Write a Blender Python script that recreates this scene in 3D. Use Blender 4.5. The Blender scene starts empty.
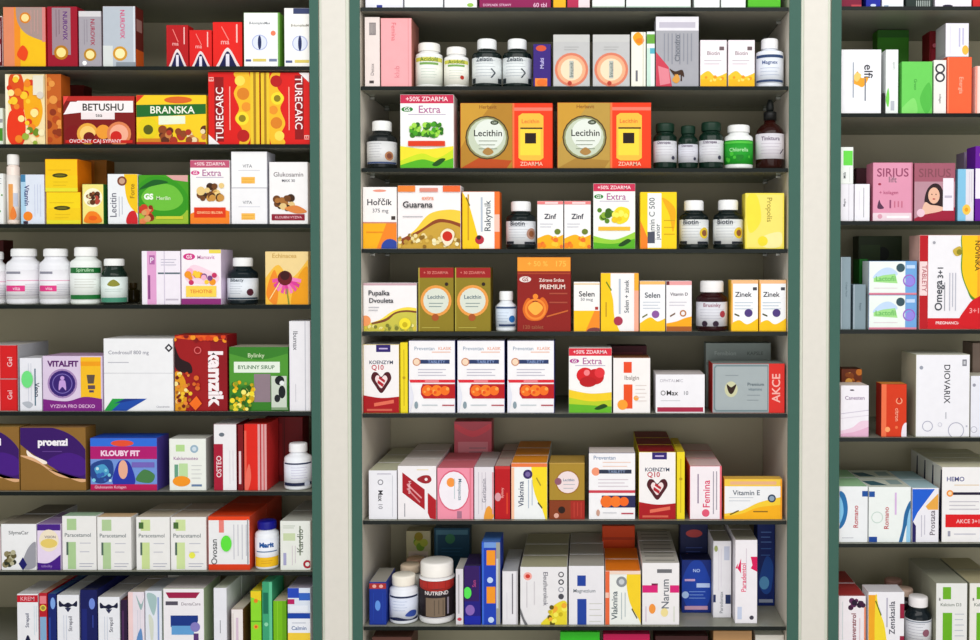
import bpy, bmesh, math, random
from mathutils import Vector, Matrix
C = bpy.context.scene
COL = C.collection
# ------------------------------------------------------------------ camera
D, F, CX, CY, PITCH, EYE = 2.1, 1050.0, 590.0, 286.0, math.radians(1.3), 1.60
cam = bpy.data.cameras.new('camera'); co = bpy.data.objects.new('camera', cam); COL.objects.link(co)
co.location = (0, -D, EYE); co.rotation_euler = (math.pi/2 - PITCH, 0, 0)
cam.sensor_width = 36; cam.lens = F/980*36
cam.shift_x = -(CX-490)/980; cam.shift_y = -(320-CY)/980
cam.clip_start = .05
C.camera = co
def P(px, py, Y=0.0):
    a, b = (px-CX)/F, -(py-CY)/F
    cp, sp = math.cos(PITCH), math.sin(PITCH)
    d = Vector((a, cp + b*sp, -sp + b*cp))
    t = (Y + D)/d.y
    return Vector((0, -D, EYE)) + d*t
# ------------------------------------------------------------------ materials
MC = {}
def lin(c): return c/12.92 if c <= .04045 else ((c+.055)/1.055)**2.4
def rgb(h):
    if len(h) == 3: h = ''.join(c*2 for c in h)
    return tuple(lin(int(h[i:i+2], 16)/255) for i in (0, 2, 4)) + (1,)
def mat(h, rough=.5, noise=.04, scale=60, metal=0, spec=.22, bump=0, name=None):
    k = (h, rough, metal, name)
    if k in MC: return MC[k]
    m = bpy.data.materials.new(name or 'print_' + h); m.use_nodes = True
    nt = m.node_tree; b = nt.nodes['Principled BSDF']
    tc = nt.nodes.new('ShaderNodeTexCoord'); nz = nt.nodes.new('ShaderNodeTexNoise')
    nz.inputs['Scale'].default_value = scale; nz.inputs['Detail'].default_value = 2
    nt.links.new(tc.outputs['Object'], nz.inputs['Vector'])
    mx = nt.nodes.new('ShaderNodeMix'); mx.data_type = 'RGBA'
    c = rgb(h); mxc = max(c[:3]); c = tuple(v*(v/mxc)**.17 if mxc > 0 else v for v in c[:3]) + (1,)
    mx.inputs[6].default_value = tuple(v*(1-noise) for v in c[:3]) + (1,)
    mx.inputs[7].default_value = tuple(min(1, v*(1+noise)) for v in c[:3]) + (1,)
    nt.links.new(nz.outputs['Fac'], mx.inputs[0]); nt.links.new(mx.outputs[2], b.inputs['Base Color'])
    b.inputs['Roughness'].default_value = rough; b.inputs['Metallic'].default_value = metal
    b.inputs['Specular IOR Level'].default_value = spec
    if bump:
        bp = nt.nodes.new('ShaderNodeBump'); bp.inputs['Strength'].default_value = bump; bp.inputs['Distance'].default_value = .001
        nt.links.new(nz.outputs['Fac'], bp.inputs['Height']); nt.links.new(bp.outputs['Normal'], b.inputs['Normal'])
    MC[k] = m; return m
def glass_mat():
    m = bpy.data.materials.new('tinted_glass'); m.use_nodes = True; nt = m.node_tree
    nt.nodes.clear()
    o = nt.nodes.new('ShaderNodeOutputMaterial'); t = nt.nodes.new('ShaderNodeBsdfTransparent')
    g = nt.nodes.new('ShaderNodeBsdfGlossy'); lw = nt.nodes.new('ShaderNodeLayerWeight'); mx = nt.nodes.new('ShaderNodeMixShader')
    d = nt.nodes.new('ShaderNodeBsdfDiffuse'); m2 = nt.nodes.new('ShaderNodeMixShader')
    t.inputs[0].default_value = (.80, .86, .80, 1); g.inputs['Roughness'].default_value = .05; g.inputs[0].default_value = (.55, .6, .55, 1)
    d.inputs[0].default_value = (.50, .49, .40, 1)
    lw.inputs['Blend'].default_value = .25; m2.inputs[0].default_value = .55
    nt.links.new(t.outputs[0], m2.inputs[1]); nt.links.new(d.outputs[0], m2.inputs[2])
    nt.links.new(lw.outputs['Fresnel'], mx.inputs[0]); nt.links.new(m2.outputs[0], mx.inputs[1]); nt.links.new(g.outputs[0], mx.inputs[2])
    nt.links.new(mx.outputs[0], o.inputs[0]); return m
GLASS = glass_mat()
# ------------------------------------------------------------------ mesh helpers
class M:
    """bmesh with a growing list of materials"""
    def __init__(s): s.bm = bmesh.new(); s.mats = []
    def mi(s, m):
        if isinstance(m, str): m = mat(m)
        if m not in s.mats: s.mats.append(m)
        return s.mats.index(m)
    def box(s, x0, x1, y0, y1, z0, z1, m, bev=0, sides=None):
        """sides: dict of face key -> material"""
        ex = s.bm
        t = bmesh.new(); bmesh.ops.create_cube(t, size=1)
        for v in t.verts: v.co = Vector((x0+(v.co.x+.5)*(x1-x0), y0+(v.co.y+.5)*(y1-y0), z0+(v.co.z+.5)*(z1-z0)))
        t.normal_update()
        for f in t.faces:
            n = f.normal
            k = 'R' if n.x > .5 else 'L' if n.x < -.5 else 'B' if n.y > .5 else 'F' if n.y < -.5 else 'T' if n.z > .5 else 'D'
            f.material_index = s.mi((sides or {}).get(k) or m)
        if bev: bmesh.ops.bevel(t, geom=list(t.edges), offset=bev, segments=2, affect='EDGES', profile=.5, clamp_overlap=True)
        s.join(t)
    def join(s, t):
        me = bpy.data.meshes.new('t'); t.to_mesh(me); t.free(); s.bm.from_mesh(me); bpy.data.meshes.remove(me)
    def lathe(s, prof, m, n=32, ridges=0, smooth=True):
        mi = s.mi(m); rings = []
        for r, z in prof:
            if r <= 1e-6: rings.append([s.bm.verts.new((0, 0, z))]); continue
            ring = []
            for i in range(n):
                rr = r*(1 - (.02 if ridges and i % 2 else 0))
                a = 2*math.pi*i/n; ring.append(s.bm.verts.new((rr*math.cos(a), rr*math.sin(a), z)))
            rings.append(ring)
        for a, b in zip(rings, rings[1:]):
            for i in range(n):
                j = (i+1) % n
                if len(a) == 1 and len(b) == 1: continue
                vs = [a[0], b[j], b[i]] if len(a) == 1 else [a[i], a[j], b[0]] if len(b) == 1 else [a[i], a[j], b[j], b[i]]
                f = s.bm.faces.new(vs); f.material_index = mi; f.smooth = smooth
    def poly(s, pts, m):
        try:
            f = s.bm.faces.new([s.bm.verts.new(p) for p in pts]); f.material_index = s.mi(m)
        except ValueError: pass
    def obj(s, name, parent=None, loc=None):
        me = bpy.data.meshes.new(name); s.bm.to_mesh(me); s.bm.free()
        for m in s.mats: me.materials.append(m)
        o = bpy.data.objects.new(name, me); COL.objects.link(o)
        if parent: o.parent = parent
        if loc is not None: o.location = loc
        return o
# ---- art primitives (u, v in 0..1 over a face)
def R(u0, v0, u1, v1, c): return ('p', [(u0, v0), (u1, v0), (u1, v1), (u0, v1)], c)
def PG(pts, c): return ('p', pts, c)
def E(u, v, r, c, rv=None): return ('e', u, v, r, rv, c)
def G(u, v, ro, ri, c): return ('g', u, v, ro, ri, c)
def smooth(pts, closed, k=6):
    out = []; n = len(pts)
    for i in range(n if closed else n-1):
        g = lambda j: pts[j % n] if closed else pts[min(max(j, 0), n-1)]
        p0, p1, p2, p3 = g(i-1), g(i), g(i+1), g(i+2)
        for q in range(k):
            t = q/k
            out.append(tuple(.5*((2*p1[a]) + (-p0[a]+p2[a])*t + (2*p0[a]-5*p1[a]+4*p2[a]-p3[a])*t*t + (-p0[a]+3*p1[a]-3*p2[a]+p3[a])*t**3) for a in (0, 1)))
    if not closed: out.append(pts[-1])
    return out
def S(pts, c): return ('p', smooth(pts, True), c)
def A(pts, c, base=0): return ('p', smooth(pts, False) + [(pts[-1][0], base), (pts[0][0], base)], c)
def V(pts, c, side=1): return ('p', smooth(pts, False) + [(side, pts[-1][1]), (side, pts[0][1])], c)   # area beside an upright curve
def T(s, u, v, w, c='333', rot=0, b=.02): return ('t', s, u, v, w*.94, c, rot, b if b >= .05 else b*.45)
def N(u0, u1, v, n, dv, c='999', h=.012): return [R(u0, v-i*dv-h/2, u1 - (.12*(u1-u0) if i % 2 else 0), v-i*dv+h/2, c) for i in range(n)]
def NV(v0, v1, u, n, du, c='999', w=.02): return [R(u+i*du-w/2, v0 + (.1*(v1-v0) if i % 2 else 0), u+i*du+w/2, v1, c) for i in range(n)]
def K(u0, v0, u1, v1, n, s, cols, seed=1):
    r = random.Random(seed); return [E(r.uniform(u0, u1), r.uniform(v0, v1), s*r.uniform(.7, 1.3), cols[i % len(cols)]) for i in range(n)]
def LN(p, q, w, c):   # a stroke
    dx, dy = q[0]-p[0], q[1]-p[1]; l = math.hypot(dx, dy) or 1; nx, ny = -dy/l*w/2, dx/l*w/2
    return PG([(p[0]+nx, p[1]+ny), (p[0]-nx, p[1]-ny), (q[0]-nx, q[1]-ny), (q[0]+nx, q[1]+ny)], c)
def flat(a):
    o = []
    for i in a: o += flat(i) if isinstance(i, list) else [i]
    return o
def clip(pts, lo, hi, ax):
    for bound, sgn in ((lo, 1), (hi, -1)):
        out = []
        for i in range(len(pts)):
            a, b = pts[i-1], pts[i]; ia = (a[ax]-bound)*sgn >= 0; ib = (b[ax]-bound)*sgn >= 0
            if ia != ib:
                t = (bound-a[ax])/(b[ax]-a[ax]); out.append((a[0]+(b[0]-a[0])*t, a[1]+(b[1]-a[1])*t))
            if ib: out.append(b)
        pts = out
        if len(pts) < 3: return []
    return pts
TX = {}
def text_mesh(s, b):
    if (s, b) in TX: return TX[s, b]
    cu = bpy.data.curves.new('txt', 'FONT'); cu.body = s; cu.size = 1; cu.resolution_u = 3; cu.offset = b; cu.fill_mode = 'FRONT'
    o = bpy.data.objects.new('txt', cu); COL.objects.link(o)
    bpy.context.view_layer.update()
    me = bpy.data.meshes.new_from_object(o.evaluated_get(bpy.context.evaluated_depsgraph_get()))
    vs = [(v.co.x, v.co.y) for v in me.vertices]; fs = [tuple(p.vertices) for p in me.polygons]
    bpy.data.objects.remove(o); bpy.data.curves.remove(cu); bpy.data.meshes.remove(me)
    x0, x1 = min(v[0] for v in vs), max(v[0] for v in vs); y0, y1 = min(v[1] for v in vs), max(v[1] for v in vs)
    TX[s, b] = ([(v[0]-(x0+x1)/2, v[1]-(y0+y1)/2) for v in vs], fs, x1-x0, y1-y0)
    return TX[s, b]
def paint(mb, art, W, H, pos, strips=0):
    """pos(u, v, layer) -> local point"""
    for k, a in enumerate(flat(art)):
        L = k+1
        if a[0] == 'p': polys = [(a[1], a[2])]
        elif a[0] == 'e':
            _, u, v, r, rv, c = a; rv = r*W/H if rv is None else rv
            polys = [([(u+r*math.cos(t*math.pi/10), v+rv*math.sin(t*math.pi/10)) for t in range(20)], c)]
        elif a[0] == 'g':
            _, u, v, ro, ri, c = a; polys = []
            for t in range(24):
                an = [math.pi*t/12, math.pi*(t+1)/12]
                q = [(u+rr*math.cos(x), v+rr*W/H*math.sin(x)) for rr, x in ((ri, an[0]), (ro, an[0]), (ro, an[1]), (ri, an[1]))]
                polys.append((q, c))
        elif a[0] == 't':
            _, s, u, v, w, c, rot, b = a; vs, fs, tw, th = text_mesh(s, b)
            sc = w*(W if rot == 0 else H)/tw; cr, sr = {0: (1, 0), 90: (0, 1), -90: (0, -1)}[rot]
            lim = (.32 if b >= .05 else .22)*W if rot else (.15 if b >= .013 else .1)*H
            if strips: lim = .2*(W if rot else H)
            sc = min(sc, lim/th)
            ring = []
            for x, y in vs:
                X, Y = (x*cr - y*sr)*sc, (x*sr + y*cr)*sc
                ring.append(mb.bm.verts.new(pos(u+X/W, v+Y/H, L+(3 if strips else 0))))
            mi = mb.mi(c)
            for f in fs:
                try: q = mb.bm.faces.new([ring[i] for i in f]); q.material_index = mi
                except ValueError: pass
            continue
        for pts, c in polys:
            pts = clip(clip(pts, .004, .996, 0) or [], .004, .996, 1) if pts else []
            if len(pts) < 3: continue
            if not strips: mb.poly([pos(x, y, L) for x, y in pts], c)
            else:
                for i in range(strips):
                    q = clip(pts, i/strips, (i+1)/strips, 0)
                    if len(q) >= 3: mb.poly([pos(x, y, L) for x, y in q], c)
# ------------------------------------------------------------------ rows
ROWS = {'L': [65, 143, 223, 304, 411, 491, 571, 654], 'M': [6, 85, 167, 248, 331, 413, 520, 626, 735], 'R': [5, 112, 220, 329, 437, 543, 652]}
BAY = {'L': 'left', 'M': 'middle', 'R': 'right'}
ORD = ['first', 'second', 'third', 'fourth', 'fifth', 'sixth', 'seventh', 'eighth', 'ninth', 'tenth']
# M and R rows start with the shelf cut by the top of the frame
def shelf_z(row): return P(CX, ROWS[row[0]][int(row[1:])]+1, 0).z
def suffix(row):
    k = int(row[1:]); last = len(ROWS[row[0]])-1
    w = 'top' if k == 0 else 'bottom' if k == last else ORD[k]
    return f"{BAY[row[0]]} cabinet, {w} shelf" + ('' if w in ('top', 'bottom') else ' down')
def meta(o, row, desc, cat, group):
    o['label'] = desc + ', ' + suffix(row); o['category'] = cat
    k = int(row[1:]); last = len(ROWS[row[0]])-1
    o['group'] = group or f"{'boxes' if 'box' in cat else 'bottles'} on the {'top' if k == 0 else 'bottom' if k == last else ORD[k]} shelf of the {BAY[row[0]]} cabinet"
    n = len(o['label'].split())
    if n > 16 or n < 4: print('LABEL LENGTH', n, o['label'])
def copy_tree(o, parent=None):
    c = o.copy(); COL.objects.link(c)
    if parent: c.parent = parent
    for ch in list(o.children): copy_tree(ch, c)
    return c
NTH = ['', 'second from front', 'third from front', 'fourth from front', 'fifth from front', 'sixth from front']
def behind(o, n, step, row, desc, cat, group):
    for k in range(1, n+1):
        c = copy_tree(o); c.location = o.location + Vector((0, k*step, 0)); meta(c, row, desc + ', ' + NTH[k], cat, group)
def box(row, x0, x1, top, col, desc, art=(), d=None, y=.012, n=0, sc=None, tc=None, zb=None, right=None, left=None, topart=None,
        name='medicine_box', cat='box', group=None, stick=None, rot=0):
    z = shelf_z(row) + .0003 if zb is None else zb + .0003
    if d is None: d = {'L': .038, 'M': .05, 'R': .045}[row[0]]
    pm = (top + ROWS[row[0]][int(row[1:])])/2
    a, b = P(x0, pm, y), P(x1, pm, y)
    w = b.x-a.x-.0012; h = P(CX, top, y).z - z
    m = M()
    sc = sc or col; tc = tc or col
    m.box(-w/2, w/2, -d/2, d/2, 0, h, mat(col), bev=.0007, sides={'R': mat(sc), 'L': mat(sc), 'T': mat(tc), 'B': mat(col)})
    e = 5e-5
    paint(m, list(art), w, h, lambda u, v, L: Vector((-w/2+u*w, -d/2-e*L, v*h)))
    if right: paint(m, list(right), d, h, lambda u, v, L: Vector((w/2+e*L, -d/2+u*d, v*h)))
    if left: paint(m, list(left), d, h, lambda u, v, L: Vector((-w/2-e*L, d/2-u*d, v*h)))
    ta = [R(.02, .07, .98, .08, '8a8680')] if topart is None else topart      # the slit of the tuck flap
    paint(m, list(ta), w, d, lambda u, v, L: Vector((-w/2+u*w, -d/2+v*d, h+e*L)))
    o = m.obj(name, loc=((a.x+b.x)/2, y+d/2, z)); o.rotation_euler.z = math.radians(rot)
    meta(o, row, desc, cat, group)
    if stick:
        for (u, v, r, c) in stick:
            s = M(); paint(s, [E(u, v, r, c, r*w/h*1.5)], w, h, lambda u, v, L: Vector((-w/2+u*w, -d/2-.0022, v*h)))
            so = s.obj('price_sticker', o); so['label'] = 'bright green oval price sticker'
    if n: behind(o, n, d+.002, row, desc, cat, group)
    return z + h
def bottle(row, x0, x1, top, body, cap, desc, lab=(.08, .58, 'f0f0f0'), art=(), cr=.68, ch=.2, shv=.68, y=None, n=0, name='pill_bottle',
           cat='bottle', group=None, rough=.12, cap_ring=None, zb=None, caplabel=None, shoulder=None):
    y = .012 if y is None else y
    z = shelf_z(row) + .0003 if zb is None else zb
    pm = (top + ROWS[row[0]][int(row[1:])])/2
    rr0 = (P(x1, pm, y).x-P(x0, pm, y).x)/2
    a, b = P(x0, pm, y+rr0), P(x1, pm, y+rr0)
    r = (b.x-a.x)/2-.0006; h = P(CX, top+1.6, y+r).z - z
    root = bpy.data.objects.new(name, None); COL.objects.link(root); root.empty_display_size = .02
    root.location = ((a.x+b.x)/2, y+r, z); root.rotation_euler.z = math.atan(-(a.x+b.x)/2/D)*.8   # turned to the shopper
    bm_ = mat(body, rough=rough)
    rc = r*cr; zc = h*(1-ch); zs = h*shv; rn = min(rc*.9, r*.95)
    m = M()
    m.lathe([(0, 0), (r*.88, 0), (r*.97, .0015), (r, .004), (r, zs-(zc-zs)*.1), (r*.985, zs), (r*.93, zs+(zc-zs)*.25), (r*.8*.5+rn*.5+.03*r, zs+(zc-zs)*.55), (rn, zs+(zc-zs)*.82), (rn, zc+.001), (rn*.9, zc+.001), (0, zc+.001)], bm_)
    if shoulder: pass
    m.obj('bottle_body', root)
    m = M(); cm = mat(cap, rough=.35)
    zc2 = zc+.0012
    m.lathe([(0, zc2), (rc, zc2), (rc, zc2+.001)] + [(rc, h-.004), (rc*.96, h-.0012), (rc*.86, h), (0, h)], cm, n=48, ridges=1)
    if cap_ring: m.lathe([(rc*1.02, zc2+.0005), (rc*1.05, zc2+.001), (rc*1.05, zc2+.003), (rc*1.02, zc2+.0035)], mat(cap_ring, rough=.35))
    m.obj('cap', root)
    if lab:
        v0, v1, lc = lab; z0, z1 = h*v0, h*v1; R1 = r+.0004
        m = M(); m.lathe([(r*.999, z0), (R1, z0), (R1, z1), (r*.999, z1)], mat(lc), n=48, smooth=True)
        W = r*2.4; e = 6e-5
        def pos(u, v, L):
            an = -math.pi/2 + (u-.5)*2.4; q = R1+.0001+e*L
            return Vector((q*math.cos(an), q*math.sin(an), z0+v*(z1-z0)))
        paint(m, list(art), W, z1-z0, pos, strips=12)
        m.obj('label', root)
    meta(root, row, desc, cat, group)
    if n: behind(root, n, 2*r+.002, row, desc, cat, group)
    return z + h
# ------------------------------------------------------------------ setting
GREEN, CREAM = '3f6056', 'd9d2c6'
def X(px): return P(px, 320, 0).x
ZTOP, ZBOT = 2.32, .62
DEPTH = .30
def struct(o): o['kind'] = 'structure'; return o
def shell(name, x0, x1, y0, y1, z0, z1, m, bev=0):
    b = M(); b.box(x0, x1, y0, y1, z0, z1, m, bev); return struct(b.obj(name))
shell('floor', -3.2, 3.6, -4.2, .40, -.05, 0, mat('cfc8bc', rough=.35, scale=8, name='floor_tiles'))
shell('wall_back', -3.2, 3.6, .345, .40, 0, 2.9, mat('d8d2c6', rough=.8, scale=12, name='wall_paint'))
shell('trim_1', X(320.3), X(350.7), .002, .30, 0, ZTOP+.1, mat('d6d9cc', rough=.45, name='pillar_edge'), .002)
shell('trim_2', X(799.8), X(829.6), .002, .30, 0, ZTOP+.1, mat('d6d9cc', rough=.45, name='pillar_edge'), .002)
shell('trim_3', X(323.2), X(347.2), -.0005, .0018, 0, ZTOP+.1, mat('dcd8d0', rough=.5, name='pillar_face', bump=.05), .0004)
shell('trim_4', X(802.7), X(826.3), -.0005, .0018, 0, ZTOP+.1, mat('dcd8d0', rough=.5, name='pillar_face', bump=.05), .0004)
PAN = mat(CREAM, rough=.55, scale=18, name='cream_laminate'); PBK = mat('b4ae98', rough=.6, scale=9, name='back_laminate')
GRN = mat(GREEN, rough=.5, scale=40, name='green_edging')
def cabinet(key, xl, xr, wl, wr, label, z_list):
    """xl, xr inner faces; wl, wr widths of the side panels (m)"""
    root = bpy.data.objects.new('display_cabinet', None); COL.objects.link(root); root.location = ((xl+xr)/2, DEPTH/2, 0)
    root['label'] = label; root['category'] = 'cabinet'; root['group'] = 'open display cabinets side by side'
    L = -root.location
    def part(name, x0, x1, y0, y1, z0, z1, m, parent=root, bev=.0008, lab=None):
        b = M(); b.box(x0, x1, y0, y1, z0, z1, m, bev); o = b.obj(name, root)
        o.location = L
        if lab: o['label'] = lab
        return o
    for a, b in ((xl-wl, xl), (xr, xr+wr)):
        sp = part('side_panel', a, b, .0025, DEPTH, .08, ZTOP, PAN)
        g = M(); g.box(a, b, -.002, .002, .08, ZTOP, GRN, .0005); go = g.obj('edge_trim', sp); go['label'] = 'dark green front edging'
    part('back_panel', xl+.0005, xr-.0005, DEPTH-.004, DEPTH+.006, .08, ZTOP, PBK)
    part('top_panel', xl+.0005, xr-.0005, .002, DEPTH-.005, ZTOP-.02, ZTOP-.0005, PAN)
    part('bottom_panel', xl+.0005, xr-.0005, .002, DEPTH-.005, ZBOT-.02, ZBOT, PAN)
    part('plinth', xl-wl, xr+wr, .02, DEPTH, 0, .0795, GRN)
    for s in (0, 1):
        w = (xr-xl)/2
        dr = part('door', xl+s*w+.001, xl+(s+1)*w-.001, -.0, .018, .085, ZBOT-.021, PAN)
        h = M(); hx = xl+w+(.03 if s else -.03); h.box(hx-.006, hx+.006, -.022, -.0005, .35, .47, mat('9a9a98', rough=.25, metal=1, name='steel'), .002); h.obj('handle', dr)
    # glass shelves, each lying on its supports
    for k, py in enumerate(z_list):
        zt = P(CX, py+1, 0).z; th = .0078
        m = M(); m.box(xl+.001, xr-.001, .003, DEPTH-.006, zt-th, zt, GLASS)
        m.bm.normal_update()
        ed = m.mi(mat('0c1310', rough=.3, name='glass_edge'))
        for f in m.bm.faces:
            if f.normal.y < -.5: f.material_index = ed
        s = m.obj('glass_shelf', root); s.location = L
        s['label'] = 'tinted glass shelf with dark front edge'
        for px_, sx in ((xl, 1), (xr, -1)):
            for yy in (.09, .25):
                q = M(); q.box(min(px_, px_+sx*.010), max(px_, px_+sx*.010), yy-.004, yy+.004, zt-th-.0055, zt-th-.0002, mat('b5b5b0', rough=.3, metal=1, name='pin'), .0008)
                q.obj('shelf_support', s)
cabinet('L', X(-116), X(311.2), X(10)-X(1), X(10)-X(1), 'left open display cabinet with dark green edging and packed glass shelves', [-16] + ROWS['L'])
cabinet('M', X(361.3), X(788), X(10)-X(0), X(799.5)-X(788), 'middle open display cabinet between the two cream pillars', [-78] + ROWS['M'])
cabinet('R', X(839.8), X(1267), X(10)-X(0), X(10)-X(0), 'right open display cabinet, cut off by the right edge', [-82] + ROWS['R'])
# ------------------------------------------------------------------ LEFT CABINET
W_, SIL = 'eeecec', 'a8a9ad'
# row 0
box('L0', -14, 2.5, 16, 'e8dcd8', 'white box with red frame cut by left edge', [R(.0, .02, 1, .98, '5e1218'), R(0, .1, .88, .9, 'e8dcd8'), R(0, .45, .9, .55, '8a1a20')])
box('L0', 3, 46, 7, 'f4c51c', 'yellow and grey box with gold coin and salmon edge',
    [R(0, 0, .26, 1, 'e0926e'), R(.26, 0, .4, 1, 'ef9a2c'), V([(.3, 1), (.34, .75), (.55, .55), (1, .42)], 'a8938c'), PG([(.3, 1), (1, 1), (1, .42), (.6, .54), (.36, .75)], 'a8938c'), R(.92, .42, 1, 1, 'd88c88'),
     E(.52, .82, .13, 'd98a2a'), E(.52, .82, .09, 'ffe2a0'), NV(.55, .95, .66, 3, .08, 'c09a94'), S([(.32, .2), (.45, .36), (.58, .25), (.5, .1)], 'e8541c')], d=.06, sc='c9302c')
box('L0', 47, 77.5, 6.5, '9e1330', 'crimson box with silver panel and upright violet lettering',
    [R(.16, .0, .78, .98, '9c8a92'), R(.16, 0, .9, .2, '9e1330'), T('NUROVIX', .6, .68, .5, '5c2276', -90, .03), NV(.5, .95, .3, 2, .1, '7b6872'), E(.46, .24, .24, 'b98014'), E(.46, .24, .16, 'ffe49a')])
box('L0', 78.5, 101.5, 11, 'a6a1a8', 'short silver box with crimson upright lettering and coin',
    [R(0, .9, 1, 1, 'd5d2d4'), T('NUROVIX', .62, .62, .5, 'a3244a', -90, .03), NV(.4, .85, .25, 2, .12, '857e88'), E(.5, .22, .28, 'b98a24'), E(.5, .22, .19, 'ffe7a8'), E(.25, .07, .1, 'fff')])
box('L0', 102.5, 136, 6, 'b9c0c8', 'bright silver box with pink upright lettering and coin',
    [R(0, 0, .3, .35, 'd6dad8'), T('NUROVIX', .6, .7, .5, 'd0457c', -90, .03), R(.93, 0, .98, 1, 'd8dde2'), E(.52, .22, .22, 'd09c34'), E(.52, .22, .15, 'ffedb8'), R(.4, 0, 1, .08, '8d949c')], sc='6a2a24', right=[R(0, 0, 1, .3, 'd86a2a'), R(.1, .6, .8, .8, 'a8807a')], d=.037)
#box('L0', 137, 144, 11, '5a2018', 'narrow brown red box with orange foot', [R(0, 0, 1, .3, 'd86a2a'), R(.1, .6, .8, .8, 'a8807a')], y=.05)
for i, (a, b, t, ds) in enumerate(((166, 188.5, 25, 'dark red packet leftmost of the blue footed three'), (189, 212, 30, 'shortest of the blue footed red packets, middle'), (212.5, 242.5, 22, 'largest bright red packet beside white box'))):
    box('L0', a, b, t, ('b51a20', 'dc2420', 'e4281f')[i], ds,
        [S([(.1, -.1), (.22, .16), (.5, .44), (.8, .16), (.92, -.1)], 'e8dcdc'), S([(.16, -.15), (.3, .14), (.5, .36), (.72, .14), (.86, -.15)], '15184a'), R(.44, 0, .56, .3, 'e6e2ee'),
         T('ma', .42, .55, .3, 'f4b8b4'), NV(.55, .95, .82, 1, .1, 'f6c6c0', .05), LN((.3, .9), (.55, .6), .03, 'f08c84')], d=.03, y=.02)
box('L0', 243.5, 280, 12.5, 'f2f2f2', 'white box with round figure emblem and green edge',
    [T('B-komplexMax', .45, .8, .62, '4a5560'), G(.44, .45, .22, .19, 'b8c0e0'), E(.44, .45, .19, 'dfe4f2'), E(.44, .45, .05, '24305c', .13), E(.82, .62, .07, 'ee8a68'), R(.05, .1, .2, .14, '555e88'), R(.25, .1, .62, .15, 'd9c870'), R(.7, .1, .92, .15, '7a84a0'), R(.95, 0, 1, 1, '78a858')], sc='6da03c')
box('L0', 284, 310.6, 8, 'f2f1ee', 'white emblem box with blue tab beside green edging',
    [R(.35, .9, 1, 1, '3a4468'), T('B-komplexM', .6, .7, .72, '6a6450'), G(.6, .4, .3, .26, 'b8c0e0'), E(.6, .4, .26, 'dfe4f2'), E(.6, .4, .07, '24305c', .13), R(.05, .07, .3, .11, '555e88'), R(.4, .07, .95, .12, 'd9c870')])
# row 1
box('L1', -14, 3, 108, 'dfe4d8', 'pale green box sliver at left edge', [R(.3, .1, 1, .45, '4c8a2c'), R(.3, .6, 1, .7, '999999')])
box('L1', 5, 45, 74, 'f3e2b4', 'white tea box covered with orange fruit', [R(0, 0, .08, 1, 'f6f0d8'), S([(.1, .95), (.4, 1), (.5, .7), (.4, .35), (.15, .5)], 'dd5a20'), S([(.1, .45), (.45, .5), (.5, .1), (.3, -.05), (.05, .1)], 'e8441c'),
    S([(.5, .9), (.75, .85), (.95, .5), (.8, .25), (.5, .4)], 'f2b21a'), K(.1, .05, .9, .95, 26, .08, ['f0912a', 'f7cf3a', 'd9431e', 'fbe9a0'], 3), K(.5, .02, .95, .22, 8, .07, ['6f8a2a', 'f4e9c0', '9bb046'], 5), R(.72, .7, .98, .98, 'e8e2d0'), E(.9, .7, .09, 'd8d0c4')], name='tea_box')
box('L1', 45.5, 61.5, 74, 'c46a26', 'narrow orange brown tea box standing upright', [K(0, .05, 1, .95, 16, .22, ['d98a3c', 'b5521c', 'e6a050', '8c3a18'], 8), R(.0, .0, .1, 1, 'e8b070')], name='tea_box')
box('L1', 64, 84, 85, '6a1c16', 'dark red box standing behind fruit tea boxes', [R(.1, .3, .9, .8, '8c2a20')], y=.14, name='tea_box')
fruit = lambda s: [E(.14, .22, .12, '7c0e14'), E(.34, .22, .15, 'e8b04c'), E(.34, .22, .11, 'f3cf7c'), E(.36, .14, .08, '6e1410'), E(.5, .14, .07, '8c1c14'), E(.56, .26, .1, 'eaa23c'), E(.78, .22, .17, 'dc8a5c'), E(.78, .22, .13, 'f0b49a'), E(.74, .16, .08, 'cc2c22')]
box('L1', 63, 135, 96, '7c1a16', 'brown red fruit tea box with white banner',
    [R(0, .9, 1, 1, 'b83028'), PG([(.0, .62), (.98, .78), (.98, .9), (.2, .9), (.04, .7)], 'f4eeee'), PG([(.02, .66), (.98, .66), (.98, .88), (.1, .88)], 'f4eeee'), R(.25, .52, .72, .66, 'f0e6e6'), T('BETUSHU', .56, .77, .7, '34302c', 0, .04), T('tea', .5, .6, .1, '555'),
     PG([(0, .8), (.08, 1), (0, 1)], 'e8554c'), fruit(0), R(.03, .03, .97, .09, 'c8281e'), T('OVOCNY CAJ SYPANY', .45, .06, .8, 'f4dede')], name='tea_box')
box('L1', 136, 206.5, 95, 'f2cf2a', 'yellow herbal tea box with green banner and nuts',
    [PG([(0, .84), (.12, 1), (0, 1)], 'd83a2a'), PG([(0, .55), (1, .62), (1, .82), (0, .8)], '23682c'), T('BRANSKA', .52, .7, .72, 'f2f2e4', 0, .03), E(.6, .9, .2, 'd9702c', .07), PG([(.32, .4), (.7, .42), (.7, .58), (.32, .58)], 'e8eed8'),
     E(.17, .33, .15, 'e4d01e'), E(.17, .3, .07, '565a14'), K(.35, .06, .98, .3, 26, .05, ['8c4a22', 'e8d6b0', '5c2c18', 'c8884c', 'a83c28'], 11), R(.02, .02, .35, .12, 'cf8a2a'), R(0, 0, 1, .05, 'b83a20')], name='tea_box')
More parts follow.
